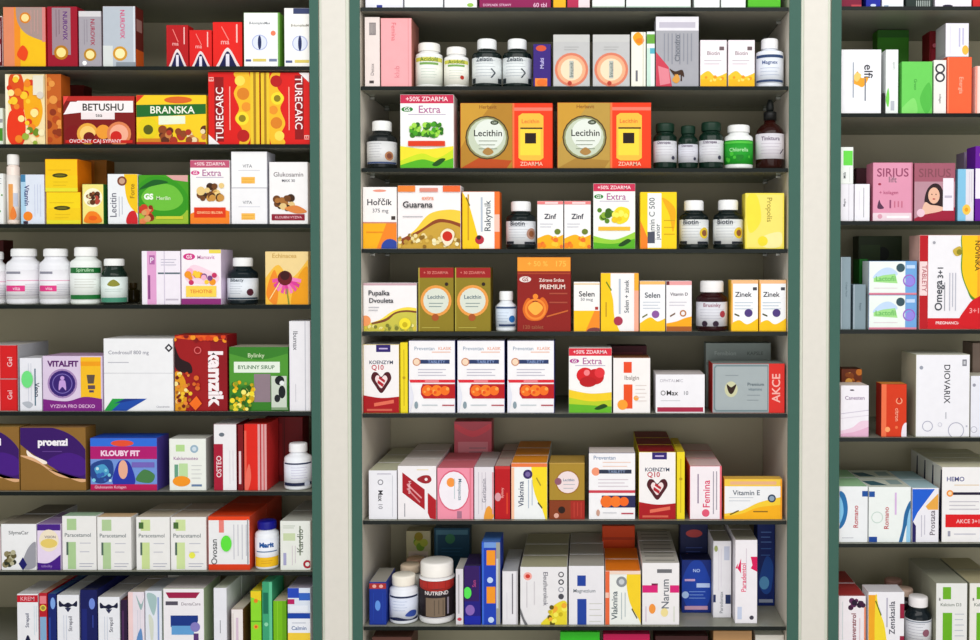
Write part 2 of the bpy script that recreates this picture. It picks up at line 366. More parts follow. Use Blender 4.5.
tall = lambda fl: [R(0, 0, 1, 1, 'd8221c')] + [
    R(.12, .04, .3, .93, '8c1214'), T('TURECARC', .22, .42, .78, 'f6eaea', 90, .02), T('El', .06, .9, .06, 'f0c8c0', 90), NV(.2, .8, .42, 1, .1, 'f0b0a0', .02),
    S([(.5, .98), (.66, 1.02), (.8, .98), (.86, .5), (.8, .05), (.6, 0), (.66, .2), (.52, .35), (.6, .5), (.5, .7), (.58, .85)], 'f0c032'),
    E(.68, .7, .12, 'd8892a'), E(.66, .36, .13, 'f2dc3c'), E(.66, .36, .07, '8c7c1c'), E(.68, .12, .12, 'b41c1c'), E(.62, .88, .1, 'f4dc64'), E(.74, .52, .09, 'e89c34'), R(.82, 0, 1, 1, 'e9c93a'), R(.88, 0, .93, 1, 'a8821a'), PG([(0, 0), (.22, 0), (0, .14)], 'f2ecec')]
box('L1', 208, 260, 72, 'd8221c', 'tall red fruit box, lettering climbing, left of pair', tall(0), name='tea_box', d=.05)
mir = []
for a in tall(0):
    for a in (a if isinstance(a, list) else [a]):
        if a[0] == 'p': mir.append(('p', [(1-x, 1-y) for x, y in a[1]], a[2]))
        elif a[0] == 'e': mir.append(('e', 1-a[1], 1-a[2]) + a[3:])
        else: mir.append(('t', a[1], 1-a[2], 1-a[3], a[4], a[5], -90, a[7]))
box('L1', 260.5, 309.8, 72.5, 'd8221c', 'tall red fruit box, lettering descending, right of pair', mir, name='tea_box', d=.05)
# row 2
box('L2', -14, 3.5, 173.5, 'eceeec', 'white box sliver with green dots at left edge', [K(.4, .1, .95, .6, 5, .08, ['7aa46c', '9cc08c'], 2), N(.3, .9, .9, 3, .05)])
bottle('L2', 7.5, 20, 153, 'f2e4da', 'f4f2ee', 'slim white tube with orange print', lab=(.06, .7, 'f4ece4'), art=[R(.2, 0, .5, .8, 'e8a860'), R(.5, .3, .8, .6, 'c8ccd8'), S([(.3, .1), (.5, .3), (.7, .1), (.5, 0)], 'e88a3c')], cr=.92, ch=.16, shv=.82, name='tablet_tube', cat='tube')
box('L2', 20.5, 44.5, 174.5, 'dfe5f0', 'pale blue box with upright navy lettering', [R(0, 0, .22, 1, 'b4d4e8'), R(0, .85, .2, 1, '4c84a8'), T('Vitamin', .26, .58, .44, '1c2c6c', -90, .04), E(.3, .16, .2, 'f2922c'), NV(.15, .8, .6, 3, .12, 'c4cae0'), R(.1, 0, .3, .06, '3a2c3c')])
yel = [R(0, 0, 1, .12, 'e6e03c'), R(0, .12, 1, .5, 'f2d01c'), E(.46, .5, .24, '3c3c14', .07), E(.46, .5, .16, '6c681c', .03), R(.1, .66, .8, .67, 'c8a010'), N(.25, .7, .3, 2, .1, 'd8b414')]
zt = box('L2', 46, 81, 192, 'f4d81c', 'yellow box with dark oval, lower of stacked pair', yel, sc='e8940e', d=.06)
box('L2', 45, 78, 159, 'f6cc1a', 'yellow box with dark oval, upper of stacked pair', yel, sc='e8860e', zb=zt, d=.06)
box('L2', 82.5, 107, 160, '8a5a1c', 'brown orange box behind flower box', [R(0, .2, 1, .42, 'd86c2c'), R(0, .2, .5, 1, 'a8641c')], y=.10)
box('L2', 82, 104, 184, 'f0e48c', 'pale yellow box with dark flower ball', [E(.5, .66, .44, 'f8f4d8'), K(.25, .52, .75, .8, 22, .1, ['5c3418', '8c5a34', '3c2410', 'b04c3c', 'd8cca0'], 4), S([(.1, .05), (.3, .3), (.7, .28), (.9, .05)], 'f08c24'), E(.5, .15, .2, 'e86c1c', .06)], sc='2c6c2c')
box('L2', 107.5, 138, 174, 'eceef0', 'white and yellow box with pink top edge', [V([(.55, 1), (.6, .6), (.75, .35), (1, .2)], 'f2ca1c'), PG([(.7, 1), (1, 1), (1, .22), (.75, .36), (.66, .55)], 'f2ca1c'), E(.48, .86, .16, '7c4a34'), E(.48, .86, .1, 'c8a48c'), T('Lecitin', .18, .38, .55, '6c6c78', 90), NV(.15, .55, .38, 2, .1, 'b0b4c0'),
    T('Forte', .82, .66, .3, '9c7c10', 90), S([(.62, .02), (.7, .22), (.9, .26), (1, .1), (1, -.05)], 'cc2c34')], tc='e8a0a8')
box('L2', 138.5, 188.5, 175, '4c9c24', 'wide green box with swirl and berries', [R(0, .0, 1, .28, '9cbc3c'), S([(-.1, .6), (.2, .95), (.7, .9), (1, .55), (.9, .2), (.5, .12), (.1, .25)], '3c9420'), S([(.05, .55), (.3, .8), (.7, .78), (.9, .5), (.7, .3), (.3, .3)], '74bc44'), S([(0, .7), (.3, .9), (.6, .85), (.3, .78)], '1c5c24'),
    T('GS', .2, .56, .2, 'f4f8f0', 0, .05), T('Merilin', .5, .53, .3, 'd8e8c8'), PG([(.55, 1), (1, 1), (1, .86), (.7, .9)], 'd8a8a4'), K(.0, .05, .3, .35, 16, .06, ['c8442c', 'e48c5c', '8c2c18', 'd4a46c'], 6), R(.35, .1, .9, .16, 'c8c840')], tc='5c7c3c')
def gs(pic, foot, band='c8385c', bandtext='+50% ZDARMA', topcol='f2f0ee', logo='2c7c34'):
    return [R(0, .88, 1, 1, band), T(bandtext, .5, .94, .84, 'f4dce0', 0, .03), E(.13, .80, .11, logo, .035), T('GS', .13, .80, .12, 'fff'), T('Extra', .55, .80, .55, 'b06c9c'), N(.15, .85, .73, 1, .04, 'c0b4c8')] + pic + foot
box('L2', 190, 230, 160, 'f4f2f0', 'white box with pink band and walnuts', gs([K(.2, .4, .8, .6, 26, .09, ['6c4420', 'c8964c', '3c2410', 'e8cc8c'], 9)], [A([(0, .16), (.5, .26), (1, .2)], 'f08c2c'), R(.1, .1, .9, .26, 'dc4418'), T('GINKGO BILOBA', .5, .18, .7, 'f8d0a0')], 'c0607c', logo='d0408c'))
wst = [T('VITA', .45, .6, .28, '6a6c74'), N(.2, .8, .48, 1, .05, 'bcbcc8'), R(.28, .12, .66, .3, 'f2c060'), N(.3, .64, .24, 2, .08, 'd89c3c')]
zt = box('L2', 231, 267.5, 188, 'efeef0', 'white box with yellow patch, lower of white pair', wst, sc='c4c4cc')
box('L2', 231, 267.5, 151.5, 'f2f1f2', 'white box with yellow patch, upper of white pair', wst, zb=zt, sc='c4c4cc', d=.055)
box('L2', 269, 308, 162, 'f0eeee', 'white box with brown nuts and dark red foot', [T('Glukosamin', .5, .8, .82, '6c6468'), T('MAX 30', .5, .7, .36, '4c4c58', 0, .03), K(.15, .26, .6, .45, 16, .09, ['6c4420', 'a8743c', '3c2410', 'e0c48c'], 19), S([(.4, .25), (.7, .3), (.98, .2), (.7, .17)], 'd88c4c'), R(.06, .06, .92, .16, '8c1c34'), T('KLOUBNI VYZIVA', .5, .11, .74, 'e8c0c8')])
# row 3
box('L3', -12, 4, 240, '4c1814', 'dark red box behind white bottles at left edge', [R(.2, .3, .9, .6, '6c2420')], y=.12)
wb = lambda c: [R(0, .86, .45, .94, '8c8c98'), R(.0, .62, 1, .64, 'e48cb4'), R(.0, .12, 1, .14, '9c98a4'), PG([(.0, .26), (.55, .26), (.55, .46), (0, .46)], c), T('vita', .35, .36, .2, 'f4d0e0', 0, .03), N(.55, .95, .5, 6, .06, 'b8b8c4')]
bottle('L3', -22, 7, 250, 'eeeef0', 'f4f4f4', 'white bottle with pink band, cut by left edge', lab=(.1, .62, 'f0ecf0'), art=wb('e04890'), cr=.72, ch=.16, shv=.7)
bottle('L3', 8, 40.5, 247, 'eeeef2', 'f4f4f4', 'white pink band bottle, left of the whole two', lab=(.1, .62, 'f0eef2'), art=wb('e04890'), cr=.74, ch=.15, shv=.72)
bottle('L3', 41, 71, 247, 'eeeef2', 'f4f4f4', 'white pink band bottle beside green banded bottle', lab=(.1, .62, 'f0eef2'), art=wb('e04890'), cr=.76, ch=.15, shv=.72)
bottle('L3', 71.5, 101, 245.5, 'f0f4f0', 'f6f6f4', 'white bottle with two dark green bands', lab=(.08, .66, 'eef2ee'), art=[R(0, .8, 1, .97, '1c6c34'), R(0, .02, 1, .15, '1c6c34'), T('Spirulina', .5, .885, .5, 'b8e0b8'), N(.2, .8, .62, 4, .08, 'c0c0b8')], cr=.74, ch=.17, shv=.74)
bottle('L3', 102, 127, 257, '16261e', 'f2f2f0', 'small dark bottle with white cap and leaf label', lab=(.05, .6, 'e4eeea'), art=[S([(.3, .7), (.5, .9), (.7, .7), (.5, .62)], '8c8c3c'), N(.2, .8, .52, 2, .08, '8ca09c'), R(0, 0, 1, .18, '4c8c74')], cr=.78, ch=.17, shv=.64)
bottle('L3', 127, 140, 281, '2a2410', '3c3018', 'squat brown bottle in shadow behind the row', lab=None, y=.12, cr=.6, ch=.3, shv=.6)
box('L3', 141.5, 180.5, 251, 'f0eaf2', 'white box with mauve upright stripes', [R(.14, 0, .38, 1, 'e0a8d0'), R(.16, .1, .22, .55, '8c4c84'), R(.2, .75, .34, .92, 'b06ca4'), R(.42, .57, 1, .6, '5c6c74'), N(.5, .9, .84, 3, .05, 'b8b4c4'), R(.58, 0, .6, 1, 'd0c8d8'), R(.62, .08, .95, .11, 'c4bcc8'), T('P', .27, .83, .1, 'f8e8f8')])
box('L3', 181, 221.5, 249.5, 'f4eef2', 'white box with pink logo and orange fruit', [E(.2, .87, .15, 'd0408c', .06), T('GS', .2, .87, .15, 'fff'), T('Mamavit', .62, .86, .46, 'c47cac'), R(.7, .93, 1, 1, 'ead860'), S([(.1, .55), (.3, .72), (.7, .62), (.95, .5), (.8, .38), (.2, .4)], 'f4d8e4'),
    K(.15, .4, .85, .6, 18, .07, ['f0a02c', 'c83c6c', 'f8d048', '7c4c84', 'f4b8d0'], 12), R(.12, .14, .88, .34, 'f8d860'), T('TEHOTNE', .5, .24, .6, 'e07c3c'), R(0, 0, 1, .11, '8c3478')], sc='dccce0', d=.07)
bottle('L3', 228, 258, 256, '121c20', 'f0f0f0', 'dark bottle with white cap beside fruit box', lab=(.1, .56, 'e4e8ee'), art=[N(.12, .5, .85, 6, .11, '8c94a0'), E(.72, .35, .1, '4c1c2c'), R(0, .02, 1, .1, '34404c'), T('Bilberry', .35, .9, .4, '44505c')], cr=.66, ch=.2, shv=.66)
box('L3', 265, 308.5, 251.5, 'ecd49c', 'golden box with purple coneflower picture', [A([(0, .5), (.3, .75), (.6, .5), (1, .85)], 'f0c04c'), S([(.02, .2), (.2, .65), (.3, .4), (.25, 0)], 'ec9430'), S([(.6, .0), (.75, .5), (1, .7), (1, 0)], 'e8a41c'), T('Echinacea', .45, .92, .6, 'c8a45c'),
    [LN((.5, .5), (.5+.34*math.cos(a), .5+.3*math.sin(a)), .07, ('e45ca8', 'd8489c', 'f08cc0')[i % 3]) for i, a in enumerate([math.pi*(1.06+.11*k) for k in range(9)])], LN((.55, .0), (.5, .3), .03, '7c8c3c'), LN((.1, .1), (.4, .5), .02, 'f8e0a0'), E(.46, .5, .17, '6c1c24'), E(.46, .55, .11, '3c1014')])
# row 4
red4 = [R(.0, 0, .52, 1, 'd8d4d4'), R(.55, .02, 1, .98, 'd42428'), T('Gel', .78, .5, .3, 'f4c8c8', 90), R(.96, 0, 1, 1, 'a81418')]
zt = box('L4', -20, 18.5, 379, 'd42428', 'red and white box, lower of pair at left edge', red4, sc='b4b4b8', d=.12)
box('L4', -20, 18.5, 345, 'd42428', 'red and white box, upper of pair at left edge', red4, sc='b4b4b8', tc='c8c4c0', zb=zt, d=.12)
box('L4', 19.5, 42, 358, 'eaeaf0', 'white box with green sticker beside lilac box', [NV(.1, .8, .7, 1, .1, '4c6c7c', .06), T('Veno', .78, .4, .3, '24344c', -90, .04), NV(.12, .9, .4, 2, .12, 'c0c4d0'), S([(.1, .15), (.4, .05), (.6, .12), (.4, .18)], 'b8bcc4')], stick=[(.36, .6, .26, '7be08c')], d=.06, tc='d8d8dc')
box('L4', 42.5, 102.5, 356, 'dccce2', 'lilac vitamin box with round purple emblem', [T('VITALFIT', .34, .86, .56, '5c2468', 0, .05), G(.33, .5, .25, .22, 'a88cb8'), E(.33, .5, .22, '3c2470'), G(.33, .5, .17, .155, '7c6cb0'), E(.33, .6, .035, 'c8a4dc'), S([(.27, .38), (.28, .54), (.33, .56), (.38, .54), (.39, .38), (.33, .44)], 'c8a4dc'), R(.64, .22, .98, .98, 'f4c42c'), R(.64, .82, .98, .9, 'f0a81c'), PG([(.74, .66), (.88, .66), (.86, .5), (.76, .5)], '5c5044'), R(.76, .4, .88, .47, '5c4c54'), R(.78, .34, .86, .38, '4c4458'),
    A([(0, .22), (.4, .18), (.7, .26), (1, .22)], '7c2480'), T('VYZIVA PRO DECKO', .5, .09, .8, 'e8c4e4', 0, .02)], tc='c8a8c8', d=.08, y=.01)
box('L4', 103.5, 173.5, 338.5, 'eeeef0', 'large plain white box with green and blue stripes', [T('Condrosulf 800 mg', .36, .8, .62, '8c8c98'), N(.06, .36, .67, 1, .05, 'b8b8c0'), R(.0, .52, 1, .525, 'b0b0b8'), PG([(.88, .87), (.94, .93), (1, .87), (.94, .81)], '24242c'), PG([(.91, .87), (.94, .9), (.97, .87), (.94, .84)], 'eeeef0'),
    PG([(0, .0), (.12, .17), (.3, .17), (.1, 0)], '2c9c4c'), PG([(.1, 0), (.3, .17), (.62, .17), (.32, .0)], '2454a8'), PG([(.14, .1), (.3, .17), (.56, .17)], '1c3c84'), T('Chondroitin', .85, .06, .2, 'a8a8b0')], d=.10, tc='dcdad8')
box('L4', 174.5, 227.5, 335, '8c1420', 'dark red box with big white upright lettering', [R(0, 0, .68, 1, '9c1c20'), S([(0, .97), (.5, 1.02), (1, .95), (.5, .93)], 'e86c28'), T('kamzik', .78, .42, .78, 'f6eef0', -90, .05), S([(.0, .85), (.1, .7), (.3, .62), (.32, .5), (.1, .52), (0, .6)], '241014'), S([(0, .5), (.2, .4), (.2, .0), (0, 0)], 'e0a024'), K(.02, .02, .3, .5, 34, .035, ['f0c83c', 'b06c1c', 'e8943c', '6c1c14', 'f4e4a0'], 14), K(0, .93, 1, 1, 14, .04, ['f0a02c', 'd84c1c', '7c1018'], 15),
    PG([(.28, .1), (.42, .2), (.52, .1), (.4, .01)], 'f27c24'), K(.2, .3, .45, .5, 5, .04, ['d8742c', 'c8541c'], 15), G(.45, .8, .07, .05, 'd86c6c')], tc='a8301c', d=.06)
box('L4', 229, 288.5, 347, '3c7c2c', 'green box with white banner and yellow flowers', [A([(0, .9), (.5, .8), (1, .9)], '549438', .4), T('Bylinky', .46, .86, .3, 'c8d8b4'), R(.08, .6, .86, .77, 'e4ece0'), T('BYLINNY SIRUP', .46, .685, .66, '3c6c44', 0, .03), R(.42, .14, .7, .58, '8c7c84'), K(.03, .02, .4, .45, 48, .035, ['f0dc3c', 'e4b41c', '8c9c24', 'f8ec84', '2c5c18', 'c8a81c'], 21),
    R(.72, .04, .98, .55, 'c8d0c4'), E(.86, .48, .08, '14181c'), E(.9, .3, .06, '14181c', .1), E(.82, .2, .05, '1c2024', .06), E(.9, .44, .04, 'e4e8e8'), R(.72, .02, 1, .06, '849c7c')], tc='b0ac9c', d=.07)
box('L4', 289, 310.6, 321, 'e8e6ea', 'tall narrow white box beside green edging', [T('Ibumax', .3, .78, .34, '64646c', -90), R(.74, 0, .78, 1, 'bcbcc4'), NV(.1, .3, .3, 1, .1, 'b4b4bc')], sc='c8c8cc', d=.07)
# row 5
pro = [V([(1, 1)], 'fff')] and [S([(-.1, .98), (.3, 1.03), (.75, .9), (1.02, .6), (1.03, .2), (.75, .2), (.45, .4), (.1, .65), (-.1, .85)], '3c1464'), S([(.4, .45), (.7, .6), (.98, .5), (.98, .25), (.7, .28)], '4c1c80'),
    S([(.1, .64), (.14, .52), (.36, .42), (.4, .46), (.2, .56)], 'f8ece0'), S([(0, .55), (.2, .52), (.5, .32), (.9, .14), (1, .18), (.6, .22), (.3, .42)], 'e0b48c'), E(.45, .62, .0, '000')]
box('L5', -47, 19.5, 427, '8c6a34', 'gold and purple box cut by left edge', pro + [T('proenzi', .5, .75, .52, 'f4f0f6', 0, .05)], tc='b8985c', d=.045)
box('L5', 20, 86, 427.5, '8c6a34', 'gold box with purple sweep and white lettering', pro + [T('proenzi', .5, .75, .52, 'f4f0f6', 0, .05), N(.34, .64, .62, 1, .05, '6c4c94')], tc='a8845c', d=.045)
box('L5', 90, 157.5, 438, '7c9cd8', 'blue and magenta joint care box with figures', [R(0, .84, 1, 1, '3c78d8'), E(.48, .9, .17, 'e45c3c', .06), R(0, .6, 1, .84, 'b01c74'), T('KLOUBY FIT', .45, .71, .62, 'f4d4e8', 0, .05), S([(.02, .5), (.3, .58), (.34, .3), (.2, .14), (.03, .2)], '2c4c8c'), S([(.06, .42), (.2, .5), (.28, .35), (.15, .25)], '54a0c8'),
    S([(.34, .12), (.4, .5), (.5, .58), (.6, .5), (.66, .12)], '2c3ca4'), E(.49, .4, .07, 'e8b49c', .18), S([(.68, .2), (.8, .4), (.96, .3), (.9, .15)], '4c7c4c'), R(.62, .44, .96, .54, '7c6cb8'), R(0, 0, 1, .12, 'b81c5c'), T('Glukosamin Kolagen', .3, .06, .5, 'f0c8d8'), K(.05, .16, .3, .5, 8, .03, ['8cd0e4', '3c6cb4', 'c8e4ec'], 31)], sc='5c4ca0', tc='2c60c8', d=.06, n=0)
box('L5', 169, 206.5, 438.5, 'eceee8', 'white box with green squares and orange sticker', [R(.18, .75, .42, .88, 'b8d898'), E(.68, .8, .11, '9cb4c4'), E(.68, .8, .06, 'd0dce4'), T('Kalciumosteo', .45, .62, .7, '9c6c9c'), R(.14, .2, .24, .5, '6c9c84'), R(.26, .22, .5, .52, 'c0dca8'), N(.6, .88, .48, 4, .08, 'c8c8c8'), R(.6, .08, .88, .12, '6c84a4'), E(.33, .18, .24, 'f2a02c', .1)], sc='b4b4b0', tc='d0d0c8', d=.05)
box('L5', 213.5, 237, 424, 'eceaec', 'white and crimson box with small dark logo', [R(0, .0, .4, .7, 'a81c3c'), T('OSTEO', .22, .36, .56, 'f0d8dc', 90, .04), E(.35, .84, .12, '6c747c', .03), NV(.1, .6, .7, 2, .14, 'd4ccd4')], sc='7c1020', d=.08)
box('L5', 237.5, 243.5, 425, '7a1018', 'very narrow dark red box', [R(.2, .1, .6, .6, 'e4ccd0')], d=.08)
box('L5', 244, 267, 424, 'dc3020', 'orange red box with white striped edge', [R(.6, 0, 1, 1, 'd8a8a8'), R(.7, 0, .76, 1, 'b83038'), R(.86, 0, .9, 1, 'c8484c'), R(0, .0, .1, .9, 'e86c58'), S([(0, .1), (.2, .4), (.3, .2), (.15, 0)], 'ec7868')], sc='c83838', d=.08)
box('L5', 265, 303, 417, '6c1016', 'large dark red box standing behind white bottle', [R(.1, .1, .45, .9, '84161c'), R(.5, 0, .52, 1, '3c080c')], y=.10, d=.05)
bottle('L5', 284.5, 312.2, 441, 'eef0f4', 'f2f2f4', 'white bottle with dark banded label by green edging', lab=(.08, .6, 'e8eaf2'), art=[R(0, .93, 1, 1, '2c3450'), R(0, .03, 1, .16, '1c2440'), N(.3, .8, .8, 5, .11, 'b0a8c4'), E(.8, .1, .1, 'c8ccd8')], cr=.66, ch=.2, shv=.68)
# row 6
box('L6', -14, .5, 527, 'e8d8d8', 'white box sliver with pink print at left edge', [R(.4, .2, .9, .7, 'e4b4b4')], d=.1, tc='c0b8a8')
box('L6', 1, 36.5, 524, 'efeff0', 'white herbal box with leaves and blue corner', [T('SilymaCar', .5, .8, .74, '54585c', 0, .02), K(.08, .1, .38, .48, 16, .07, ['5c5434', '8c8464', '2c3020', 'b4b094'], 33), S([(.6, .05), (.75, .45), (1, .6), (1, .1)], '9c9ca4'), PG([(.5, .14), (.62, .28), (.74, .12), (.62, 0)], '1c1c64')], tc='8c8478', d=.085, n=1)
box('L6', 37, 61, 524, 'eadcf0', 'white and purple box with cream oval', [R(0, .86, 1, 1, '4c2484'), E(.5, .64, .42, 'f2e6d0', .24), E(.5, .58, .36, 'e8d078', .1), T('VISION', .55, .72, .5, '6c6474', 0, .02), A([(0, .16), (.5, .16), (1, .34)], '4c1c84'), T('tobolky', .4, .08, .5, 'a88cc8')], tc='a088b0', d=.05, n=1)
grn = lambda c, k: [R(.14, .74, .42, .95, c), T('Paracetamol', .46, .65, .82, '6c7478', 0, .02), R(.16, .02, .4, .52, c), R(.12, .28, .18, .52, '54685c'), N(.52, .84, .5, 1, .2, 'b8b8c4'), N(.52, .8, .34, 1, .2, 'b8b8c4'), N(.5, .92, .12, 2, .05, 'a8a8b8')] + k
for i, (a, b, t, c, dd) in enumerate(((62, 96.5, 516, 'b0cc9c', 'white and soft green box beside purple box'), (97, 131.5, 517, 'b4cca0', 'white green box beside gap in the row'), (136, 170, 517, 'ccdca0', 'white green box right after gap'), (170.5, 206.5, 517, 'd0e0a8', 'white green box touching orange framed box'))):
    box('L6', a, b, t, 'ecebe9', dd, grn(c, [R(.08, .78, .22, .9, '4c6c3c')] if i > 1 else []) + ([E(.6, .28, .09, 'e8e860')] if i == 3 else []), tc=('b4d0b4', 'e8c8a0', 'd8ccb8', 'd0c0b0')[i], d=(.035, .035, .06, .06)[i], n=i//2)
box('L6', 208, 250, 516.5, 'ebebec', 'white box with orange top and foot', [R(0, .93, 1, 1, 'e8501c'), R(0, 0, 1, .11, 'd8481c'), R(.26, .7, .38, .93, 'e88c84'), T('Ovosan', .14, .34, .5, '44484c', 90, .02), NV(.2, .85, .62, 4, .1, 'c4c4cc'), R(.94, .1, .97, .95, '9c9ca0')], tc='e04c1c', sc='d8583c', d=.11, n=1, stick=[(.44, .5, .13, '6be04c')])
bottle('L6', 255.5, 279, 518.5, 'eef0f4', '1c1c84', 'white and yellow bottle with blue cap', lab=(.06, .66, 'eef0f6'), art=[R(0, 0, 1, .34, 'f0c42c'), T('Marit', .5, .78, .55, '1c5c9c', 0, .05), R(.1, .52, .9, .56, '6c84a4'), N(.3, .7, .22, 2, .08, 'c88c1c')], cr=.8, ch=.18, shv=.74)
box('L6', 280, 310.6, 521, 'e6e8e2', 'white box with red ring beside green edging', [R(.1, .6, .5, .75, 'c8d4b0'), NV(.3, .9, .66, 1, .1, '8c9484', .05), T('Kardio', .66, .6, .5, '6c7468', 90), R(.1, .1, .2, .35, 'a8a8c8'), G(.9, .12, .14, .07, 'a81c34'), NV(.1, .5, .4, 2, .1, 'd0c4cc'), N(.1, .5, .9, 2, .04, 'b8c0b0')], tc='c4c4bc', d=.09, n=1)
# row 7
bow = [R(0, .88, 1, .94, 'eeeef2'), S([(.1, .9), (.3, .84), (.5, .87), (.7, .84), (.9, .9), (.9, .8), (.7, .81), (.5, .78), (.3, .8), (.1, .8)], '141834'), PG([(.35, .78), (.5, .7), (.65, .78)], '2c3050'), T('Strepsil', .62, .5, .36, '4c4c5c', 90, .02), NV(.1, .65, .3, 2, .12, 'c0c8d8'), R(0, 0, 1, .06, 'c01c30')]
box('L7', 17, 38.5, 594, 'eeeef2', 'white box with red top band in cosmetics row', [R(0, .86, 1, .98, 'c41c34'), T('KREM', .5, .92, .7, 'f0b4bc'), T('Strepsil', .5, .55, .4, '3c4464', 90, .03), A([(0, 0), (.3, .15), (.5, .3), (.7, .15), (1, 0)], '14183c'), NV(.3, .8, .82, 2, .1, 'c8dce4')], tc='eae8ea', d=.09, n=0)
box('L7', 39, 47.5, 593, 'b82434', 'narrow red box with yellow ring', [R(.1, .82, .9, .95, 'e88c94'), E(.5, .75, .4, 'e4d45c'), E(.5, .75, .25, '9c8c44'), R(.1, 0, .9, .6, '8cb0d0')], tc='c8a08c', d=.09, n=1)
box('L7', 48, 56.5, 594, '14286c', 'first dark blue box with pale oval from left', [E(.6, .84, .3, '8cb0e8', .1), R(.1, 0, .3, .6, '2c4c9c')], tc='3c6490', d=.09, n=1)
box('L7', 57, 79.5, 595, 'ecedf2', 'white box with black bow, left of bow pair', bow, tc='dcdcdc', d=.09, n=2)
box('L7', 80, 97.5, 590, '141c58', 'dark blue box with pale oval between bow boxes', [E(.7, .78, .18, '7c94dc', .09), R(.1, 0, .4, .7, '1c2870'), R(.72, .4, .78, .6, '3c4c9c')], tc='1c2044', d=.09, n=2)
box('L7', 98, 120, 597, 'ecedf2', 'white box with black bow, right of bow pair', bow, tc='d8d4d0', d=.09, n=2)
box('L7', 120.5, 127.5, 600, '2c1838', 'narrow dark violet box beside swirl box', [R(.2, .2, .5, .8, '4c2c54')], tc='5c2c2c', d=.09, n=1)
box('L7', 128, 144.5, 592, 'e8e0e8', 'white box with rosy edge and grey swirl', [R(0, 0, .3, 1, 'f0d4d4'), S([(.5, .95), (.8, .7), (1, .9), (.8, .8)], '9cb4b4'), NV(.1, .7, .6, 2, .15, 'bcc4d0'), S([(.5, .2), (.8, .4), (.9, .1), (.6, 0)], '6c94c4')], tc='c8c0b4', d=.09, n=1)
box('L7', 145, 162, 591, 'e4e8f0', 'bluish white box with pale leaf swirls', [S([(.1, .95), (.5, .6), (.7, .9)], 'a8c0c0'), S([(.2, .6), (.5, .5), (.4, .1)], 'd4d8cc'), NV(.1, .9, .8, 1, .1, '94a8d4', .1)], tc='c8ccd4', d=.09)
box('L7', 163, 204.5, 588.5, 'efecf0', 'white box with crimson tab and blue panel', [PG([(.06, .94), (.9, .94), (.8, .85), (.14, .85)], '9c2450'), R(.06, .74, .36, .8, '54505c'), T('DentaCare', .68, .76, .5, '9c949c'), PG([(.18, .4), (.18, .58), (.85, .58), (.85, .5), (.8, .4)], '1c3c84'), R(.2, .28, .75, .42, '6ca4d4'), E(.78, .4, .12, '8c84c0'), R(.74, .1, .86, .3, '5c3c74'), N(.1, .6, .14, 3, .06, 'b8b4c4')], tc='e0d8d8', sc='a8b898', d=.09)
box('L7', 168, 208, 573, 'd8d4cc', 'pale box behind the crimson tab box', [NV(.6, .98, .3, 5, .12, 'a8a89c'), R(.8, 0, 1, 1, 'd8b8b0')], y=.115, d=.08, tc='b0a898')
box('L7', 213.5, 227, 588, 'e8e8ee', 'plain narrow white box with thin print line', [NV(.3, .5, .5, 1, .1, '8c8c94', .06)], tc='d0d4c4', d=.09, n=1)
box('L7', 231, 243.5, 609, 'ece6e4', 'short white box with pink strip', [R(.4, 0, .6, .8, 'd4c0d0'), R(.1, .1, .2, .9, 'd8d0cc')], sc='6c4c2c', tc='d8ccc0', d=.10, n=1)
box('L7', 250.5, 261.5, 591, '94d838', 'lime green narrow box with yellow corner', [PG([(0, .9), (0, 1), (1, 1), (1, .84)], 'ecd02c'), E(.5, .84, .2, 'e88c2c'), R(0, .5, 1, .52, '5c9c24'), E(.5, .42, .24, 'e0b03c'), E(.5, .42, .12, 'd8642c')], tc='e0c83c', d=.08, n=1)
box('L7', 262, 272.5, 582, '44a078', 'sea green tall narrow box', [R(.1, .55, .6, .85, '1c6c54'), R(.7, 0, 1, 1, '6cc49c'), E(.4, .4, .2, '94d4b0')], tc='5cb08c', d=.08)
box('L7', 273, 286.5, 601, '7cb81c', 'plain lime green short box', [R(.7, 0, 1, 1, '6ca418'), R(.3, 0, .36, 1, '94cc34')], tc='d8c8b0', d=.09, n=1)
zt = box('L7', 287.5, 310.6, 613, 'eceef4', 'white and yellow box, lower of corner pair', [R(0, 0, 1, .5, 'f0d048'), R(0, .86, 1, 1, '1c4ca4'), T('Calmin', .5, .62, .7, '4c6c9c', 0, .03), N(.2, .8, .75, 1, .1, '8c94ac')], d=.08)
box('L7', 287.5, 310.6, 588, 'dde4f0', 'blue and white box, upper of corner pair', [R(0, .6, .5, 1, '2c50b8'), R(.5, .5, 1, .8, '3c6cc0'), R(0, .35, .3, .55, 'b82468'), R(.1, .0, .9, .3, 'e8ecf4')], zb=zt, tc='a8a0b0', d=.08)
# ------------------------------------------------------------------ MIDDLE CABINET
def m0(a, b, c, ds, art=()): box('M0', a, b, -58, c, ds, list(art), d=.05)
m0(365, 403, 'e8e8f0', 'white box with navy print cut off above', [R(.3, 0, .45, .05, '2c3c8c')])
m0(404, 443, 'eef0f2', 'plain white box cut off above', [R(0, .0, 1, .02, 'c0c8cc')])
m0(444, 477, 'eeeef0', 'white box with green corner cut off above', [E(.8, .05, .1, '9cc45c', .03)])
m0(479, 551, '8c1858', 'wide magenta box with white foot lettering', [T('DOPLNEK STRAVY', .25, .05, .42, 'e8c0d8'), T('60 tbl', .85, .05, .2, 'e8c0d8')])
m0(553, 566, 'f2b81c', 'narrow yellow box cut off above')
m0(567, 590, 'b43058', 'rose red box cut off above', [R(.5, 0, 1, 1, 'e8d8dc')])
m0(592, 625, 'e4eae6', 'white box with pale green foot', [R(0, 0, 1, .03, 'a8b8a8')])
m0(626, 691, 'e8eeea', 'wide white box cut off above', [R(0, 0, 1, .03, 'b8ccc0')])
m0(694, 720, 'ecf0ee', 'white box, left of narrow pair above')
m0(721, 746, 'eaeeec', 'white box, right of narrow pair above')
